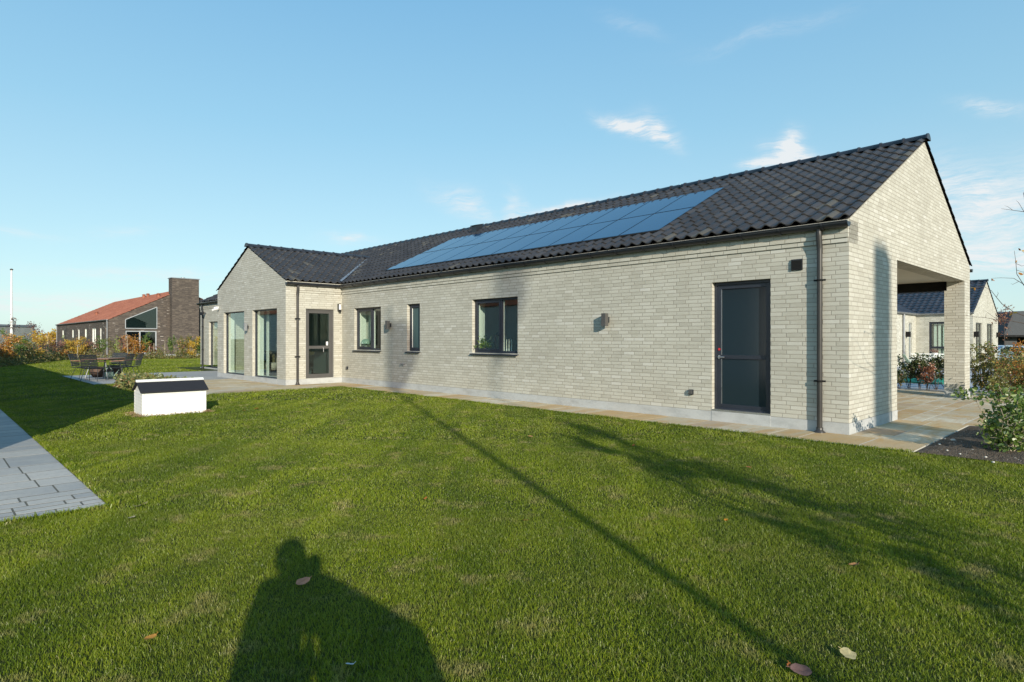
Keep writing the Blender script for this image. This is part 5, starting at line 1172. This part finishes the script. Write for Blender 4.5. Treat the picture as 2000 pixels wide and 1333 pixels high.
fl = inside('floor_lamp', 'thin brass floor lamp inside the farther tall wing window', 'lamp', -.9, 19.1, .11); b = MB(); b.tube([(0, 0, 0), (0, 0, 1.7)], .010, 6); b.lathe([(.12, 0), (.12, .02), (.001, .025)], n=14); b.build('stand', M['brass'], fl); b = MB(); b.lathe([(.05, 1.85), (.16, 1.6), (.155, 1.6), (.045, 1.85)], n=14); b.build('lamp_shade', M['black'], fl)
ac = inside('armchair', 'rounded armchair in speckled olive fabric inside the farther tall wing window', 'armchair', -.9, 18.55, .11, .5)
b = MB(); b.lathe([(.001, .2), (.33, .2), (.38, .42), (.30, .46), (.001, .46)], n=18); b.build('seat', M['stone'], ac); M['speck'] = simple('speckled_fabric', (.16, .14, .07), .9, 0, .8, 26, .4)
b = MB(); b.add([(r_*math.cos(a), r_*math.sin(a), z) for r_ in (.40, .33) for z in (.2, .75+0) for a in [math.pi*(.0+k/12) for k in range(13)]], [(i, i+1, 14+i, 13+i) for i in range(12)]+[(27+i, 26+i, 39+i, 40+i) for i in range(12)]+[(13+i, 14+i, 40+i, 39+i) for i in range(12)], True); b.build('backrest', M['speck'], ac)
vz = inside('tall_vase', 'tall dark floor vase with white blossom inside the nearer tall wing window', 'vase', -1.0, 16.35, .11); b = MB(); b.lathe([(.001, 0), (.13, 0), (.15, .4), (.13, .95), (.14, 1.0), (.12, 1.0), (.001, .9)], n=16); b.build('vase_body', M['idark'], vz)
P = rng.normal(0, 1, (420, 3))*np.array([.17, .34, .07]); P[:, 2] += 1.1; V, Fs, rr = leaves(P, .05, rng.random(420), .7); LEAF['blossom'] = leaf_mat('white_blossom', [(0, (.5, .5, .46)), (1, (.75, .75, .72))]); np_mesh('blossom', V, Fs, LEAF['blossom'], vz, rnd=rr)
kt = inside('sideboard', 'light wood sideboard inside the patio door', 'sideboard', -.55, 16.6, .11); b = MB(); b.box(-.6, .45, 0, .4, .75, .86); b.build('drawer', M['stake'], kt); b = MB(); b.box(-.58, .43, .02, .4, .25, .74); b.build('carcass', M['idark'], kt)
for x_ in (-.55, .4): b = MB(); b.box(x_-.02, x_+.02, .02, .06, 0, .249); b.build('leg', M['black'], kt)
b = MB(); b.lathe([(.001, 0), (.09, 0), (.12, .12), (.06, .24), (.05, .24), (.001, .2)], n=14); tag(b.build('white_jug', M['white_pl'], loc=W(-.70, 15.75, .105)), 'white jug on the floor behind the patio door', 'jug')

# ------------------------------------------------------------------ behind the lens: photographer, tripod and tall things that throw the long shadows
def skin_body(name, parent, m, verts, edges, rads, sub=2):
    me = bpy.data.meshes.new(name); me.from_pydata(verts, edges, []); me.materials.append(m); o = bpy.data.objects.new(name, me); col.objects.link(o); o.parent = parent
    sk = o.modifiers.new('skin', 'SKIN'); sk.use_smooth_shade = True
    for i, sv in enumerate(me.skin_vertices[0].data): sv.radius = rads[i] if isinstance(rads[i], tuple) else (rads[i], rads[i]); sv.use_root = (i == 0)
    s = o.modifiers.new('sub', 'SUBSURF'); s.levels = sub; s.render_levels = sub; return o
q_ = np.array([-SD.y, SD.x])*-1                                   # unit vector to the right of the sunlight
pc = np.array([SD.x, SD.y])*-.86+np.array([SD.y, -SD.x])*-.155
pr = empty('person', (float(pc[0]), float(pc[1]), 0), math.atan2(-SD.x, SD.y), 'photographer in a dark jacket with a coat over one arm, behind the tripod', 'person')
vt = [(-.03, 0, .92), (-.03, .01, 1.10), (-.03, .02, 1.32), (-.01, .02, 1.51), (0, .03, 1.57), (-.135, 0, 1.53), (-.165, .03, 1.18), (-.12, .26, 1.10), (.11, 0, 1.53), (.30, .04, 1.34), (.16, .34, 1.24),
      (-.09, 0, .86), (-.11, .01, .48), (-.12, -.02, .09), (-.13, .13, .04), (.06, 0, .86), (.07, .01, .48), (.08, -.02, .09), (.09, .13, .04), (0, .03, 1.60)]
ed = [(0, 1), (1, 2), (2, 3), (3, 4), (3, 5), (5, 6), (6, 7), (3, 8), (8, 9), (9, 10), (0, 11), (11, 12), (12, 13), (13, 14), (0, 15), (15, 16), (16, 17), (17, 18), (4, 19)]
rd = [(.15, .11), (.14, .11), (.155, .12), (.10, .08), (.055, .055), .075, .055, .04, .075, .055, .04, .095, .07, .05, .045, .095, .07, .05, .045, .055]
skin_body('body', pr, M['cloth'], vt, ed, rd)
b = MB(); nn_ = 18; b.lathe([(.001, 1.80)]+[(.093*math.sin(math.pi*t)**.7, 1.80-.245*t) for t in (.08, .2, .35, .5, .65, .8, .92)]+[(.001, 1.555)], (0, .03, 0), nn_); hd = b.build('head', M['skin'], pr)
b = MB(); b.lathe([(.001, 1.825), (.06, 1.815), (.102, 1.76), (.107, 1.70), (.100, 1.64)], (0, .015, 0), nn_); b.build('hair', M['hair'], pr)
b = MB(); b.prism([(.105, 1.70), (.135, 1.665), (.105, 1.655)], 'x', -.014, .014); b.build('nose', M['skin'], pr)
for s in (-1, 1):
    b = MB(); b.lathe([(.001, .012), (.011, .006), (.011, -.006), (.001, -.012)], (s*.032, .103, 1.69), 8); b.build('eye', M['black'], pr)
    b = MB(); b.lathe([(.001, .03), (.012, .015), (.010, -.02), (.001, -.028)], (s*.096, .02, 1.68), 8); b.build('ear', M['skin'], pr)
    hx = (-.12, .26, 1.10) if s < 0 else (.16, .34, 1.24)
    hv = [hx, (hx[0], hx[1]+.05, hx[2]), (hx[0], hx[1]+.09, hx[2]+.01)]; he = [(0, 1), (1, 2)]; hr_ = [.028, (.038, .018), (.036, .016)]
    for f_ in range(4):
        a = len(hv); x_ = hx[0]+(f_-1.5)*.019; ln = [.034, .042, .040, .030][f_]; hv += [(x_, hx[1]+.115, hx[2]+.01), (x_, hx[1]+.115+ln*.7, hx[2]-.005), (x_, hx[1]+.115+ln, hx[2]-.03)]; he += [(2, a), (a, a+1), (a+1, a+2)]; hr_ += [.0095, .0085, .007]
    a = len(hv); hv += [(hx[0]-s*.045, hx[1]+.06, hx[2]), (hx[0]-s*.06, hx[1]+.10, hx[2]-.01)]; he += [(1, a), (a, a+1)]; hr_ += [.011, .009]
    skin_body('hand', pr, M['skin'], hv, he, hr_, 1)
b = MB(); b.prism([(.08, 1.58), (.22, 1.55), (.375, 1.465), (.535, 1.365), (.70, 1.26), (.725, 1.0), (.725, .25), (.20, .25), (.20, 1.33), (.08, 1.36)], 'y', .02, .07)
ct = b.build('coat', M['cloth'], pr, bevel=.02)  # flat panel, outline shaped to widen the photographer's cast shadow
pr.scale = (.90, 1, 1)
tp = empty('tripod', (-.0, -.10, 0), 0, 'black camera tripod under the taking camera', 'tripod')
b = MB(); b.tube([(0, 0, .75), (0, 0, 1.28)], .016, 10); b.build('centre_column', M['black'], tp)
for k in range(3):
    a = R(90+120*k+180); b = MB(); b.tube([(0, 0, 1.05), (math.cos(a)*.2, math.sin(a)*.2, .5), (math.cos(a)*.36, math.sin(a)*.36, .0)], [.016, .014, .011], 8); b.build('leg', M['black'], tp)
b = MB(); b.box(-.058, .058, -.05, .035, 1.345, 1.43); cb = b.build('camera', M['black'], loc=(0, -.10, 0), bevel=.01); tag(cb, 'black photo camera mounted on the tripod', 'camera')
b = MB(); b.tube([(0, .036, 1.40), (0, .075, 1.40)], .035, 16); b.build('lens', M['black'], cb)
b = MB(); b.tube([(0, -.01, 1.28), (0, -.01, 1.344)], .028, 10); b.build('tripod_head', M['black'], tp)
# slim trees, and unseen masts and chimney added for their shadows
def shadow_mast(x, y, h, z0, z1, wd, label, r0=.042):  # unseen pole; its cloth is shaped to cast the broad shadow on the wall
    o = empty('flag_mast', (x, y, 0), 0, label, 'flagpole'); b = MB(); b.tube([(0, 0, -.1), (0, 0, h*.5), (0, 0, h)], [r0, r0*.9, r0*.55], 12); b.build('pole', M['white'], o)
    b = MB(); b.lathe([(.001, h+.10), (.05, h+.06), (.05, h+.02), (.001, h)], n=12); b.build('finial', M['brass'], o)
    b = MB(); n = 9; vs = []
    for i in range(n):
        t = i/(n-1); z = z1-(z1-z0)*t; ww = wd*(.35+.65*math.sin(math.pi*min(1, t*1.15+.05))**.6)
        for k in range(7): s = k/6; vs.append((float(SD.y)*ww*s+.03*math.sin(k*2.2+i*.4), float(-SD.x)*ww*s+.05*math.sin(k*2.0+i*.5), z-.25*s*(1-t)))
    b.add(vs, [(i*7+k, i*7+k+1, (i+1)*7+k+1, (i+1)*7+k) for i in range(n-1) for k in range(6)], True); b.build('flag', M['flagred'], o); return o
def back(u, v, k):                                                # ground point k metres back towards the sun from a photo pixel
    p = gp(u, v); return p[0]-SD.x*k, p[1]-SD.y*k
ax_, ay_ = back(1564, 1305, 10.0); shadow_mast(ax_, ay_, 10.9, 8.0, 10.6, .62, 'white flagpole with a slack hanging flag behind the camera, nearer to the lawn centre', .055)
bx_, by_ = back(1740, 1039, 16.0); shadow_mast(bx_, by_, 12.7, 9.7, 12.4, .42, 'taller white flagpole with a slack flag behind the camera, farther right', .034)
sx2, sy2 = back(1740, 1045, 7.2)
o = sapling('slim_tree', 'slim half-bare tree behind the camera beside the taller flagpole', 'tree', (sx2, sy2, 0), 4.4, 'olive', 1400, .85, low=.5, size=.07, thick=.035, nb=26)
sx3, sy3 = back(1990, 1190, 5.0)
sapling('slim_tree', 'slim leafy tree behind the camera at the right of the others', 'tree', (sx3, sy3, 0), 3.6, 'olive', 900, .6, low=.45, size=.07, thick=.03, nb=18)
cx_, cy_ = W(1.46, 0)[0]-SD.x*27, W(1.46, 0)[1]-SD.y*27
ad.scale = (.7, .7, .62)
cs_ = empty('brick_outhouse', (cx_, cy_, 0), TH, 'small brick outhouse with a tall square chimney behind the camera', 'outhouse')
b = MB(); b.box(-1.6, 1.6, -3.0, .0, -.1, 2.3); b.build('brick_wall', M['brick_n'], cs_); b = MB(); b.prism([(-1.9, 2.3), (1.9, 2.3), (0, 3.0)], 'y', -3.2, .2); b.build('roof', M['darkroof'], cs_)
b = MB(); b.box(-.30, .30, -.6, -.02, 2.0, 2.95+27*math.tan(SUN_EL)); b.build('chimney', M['brick_n'], cs_)  # unseen stack, sized and placed to cast the upright shadow on the gable
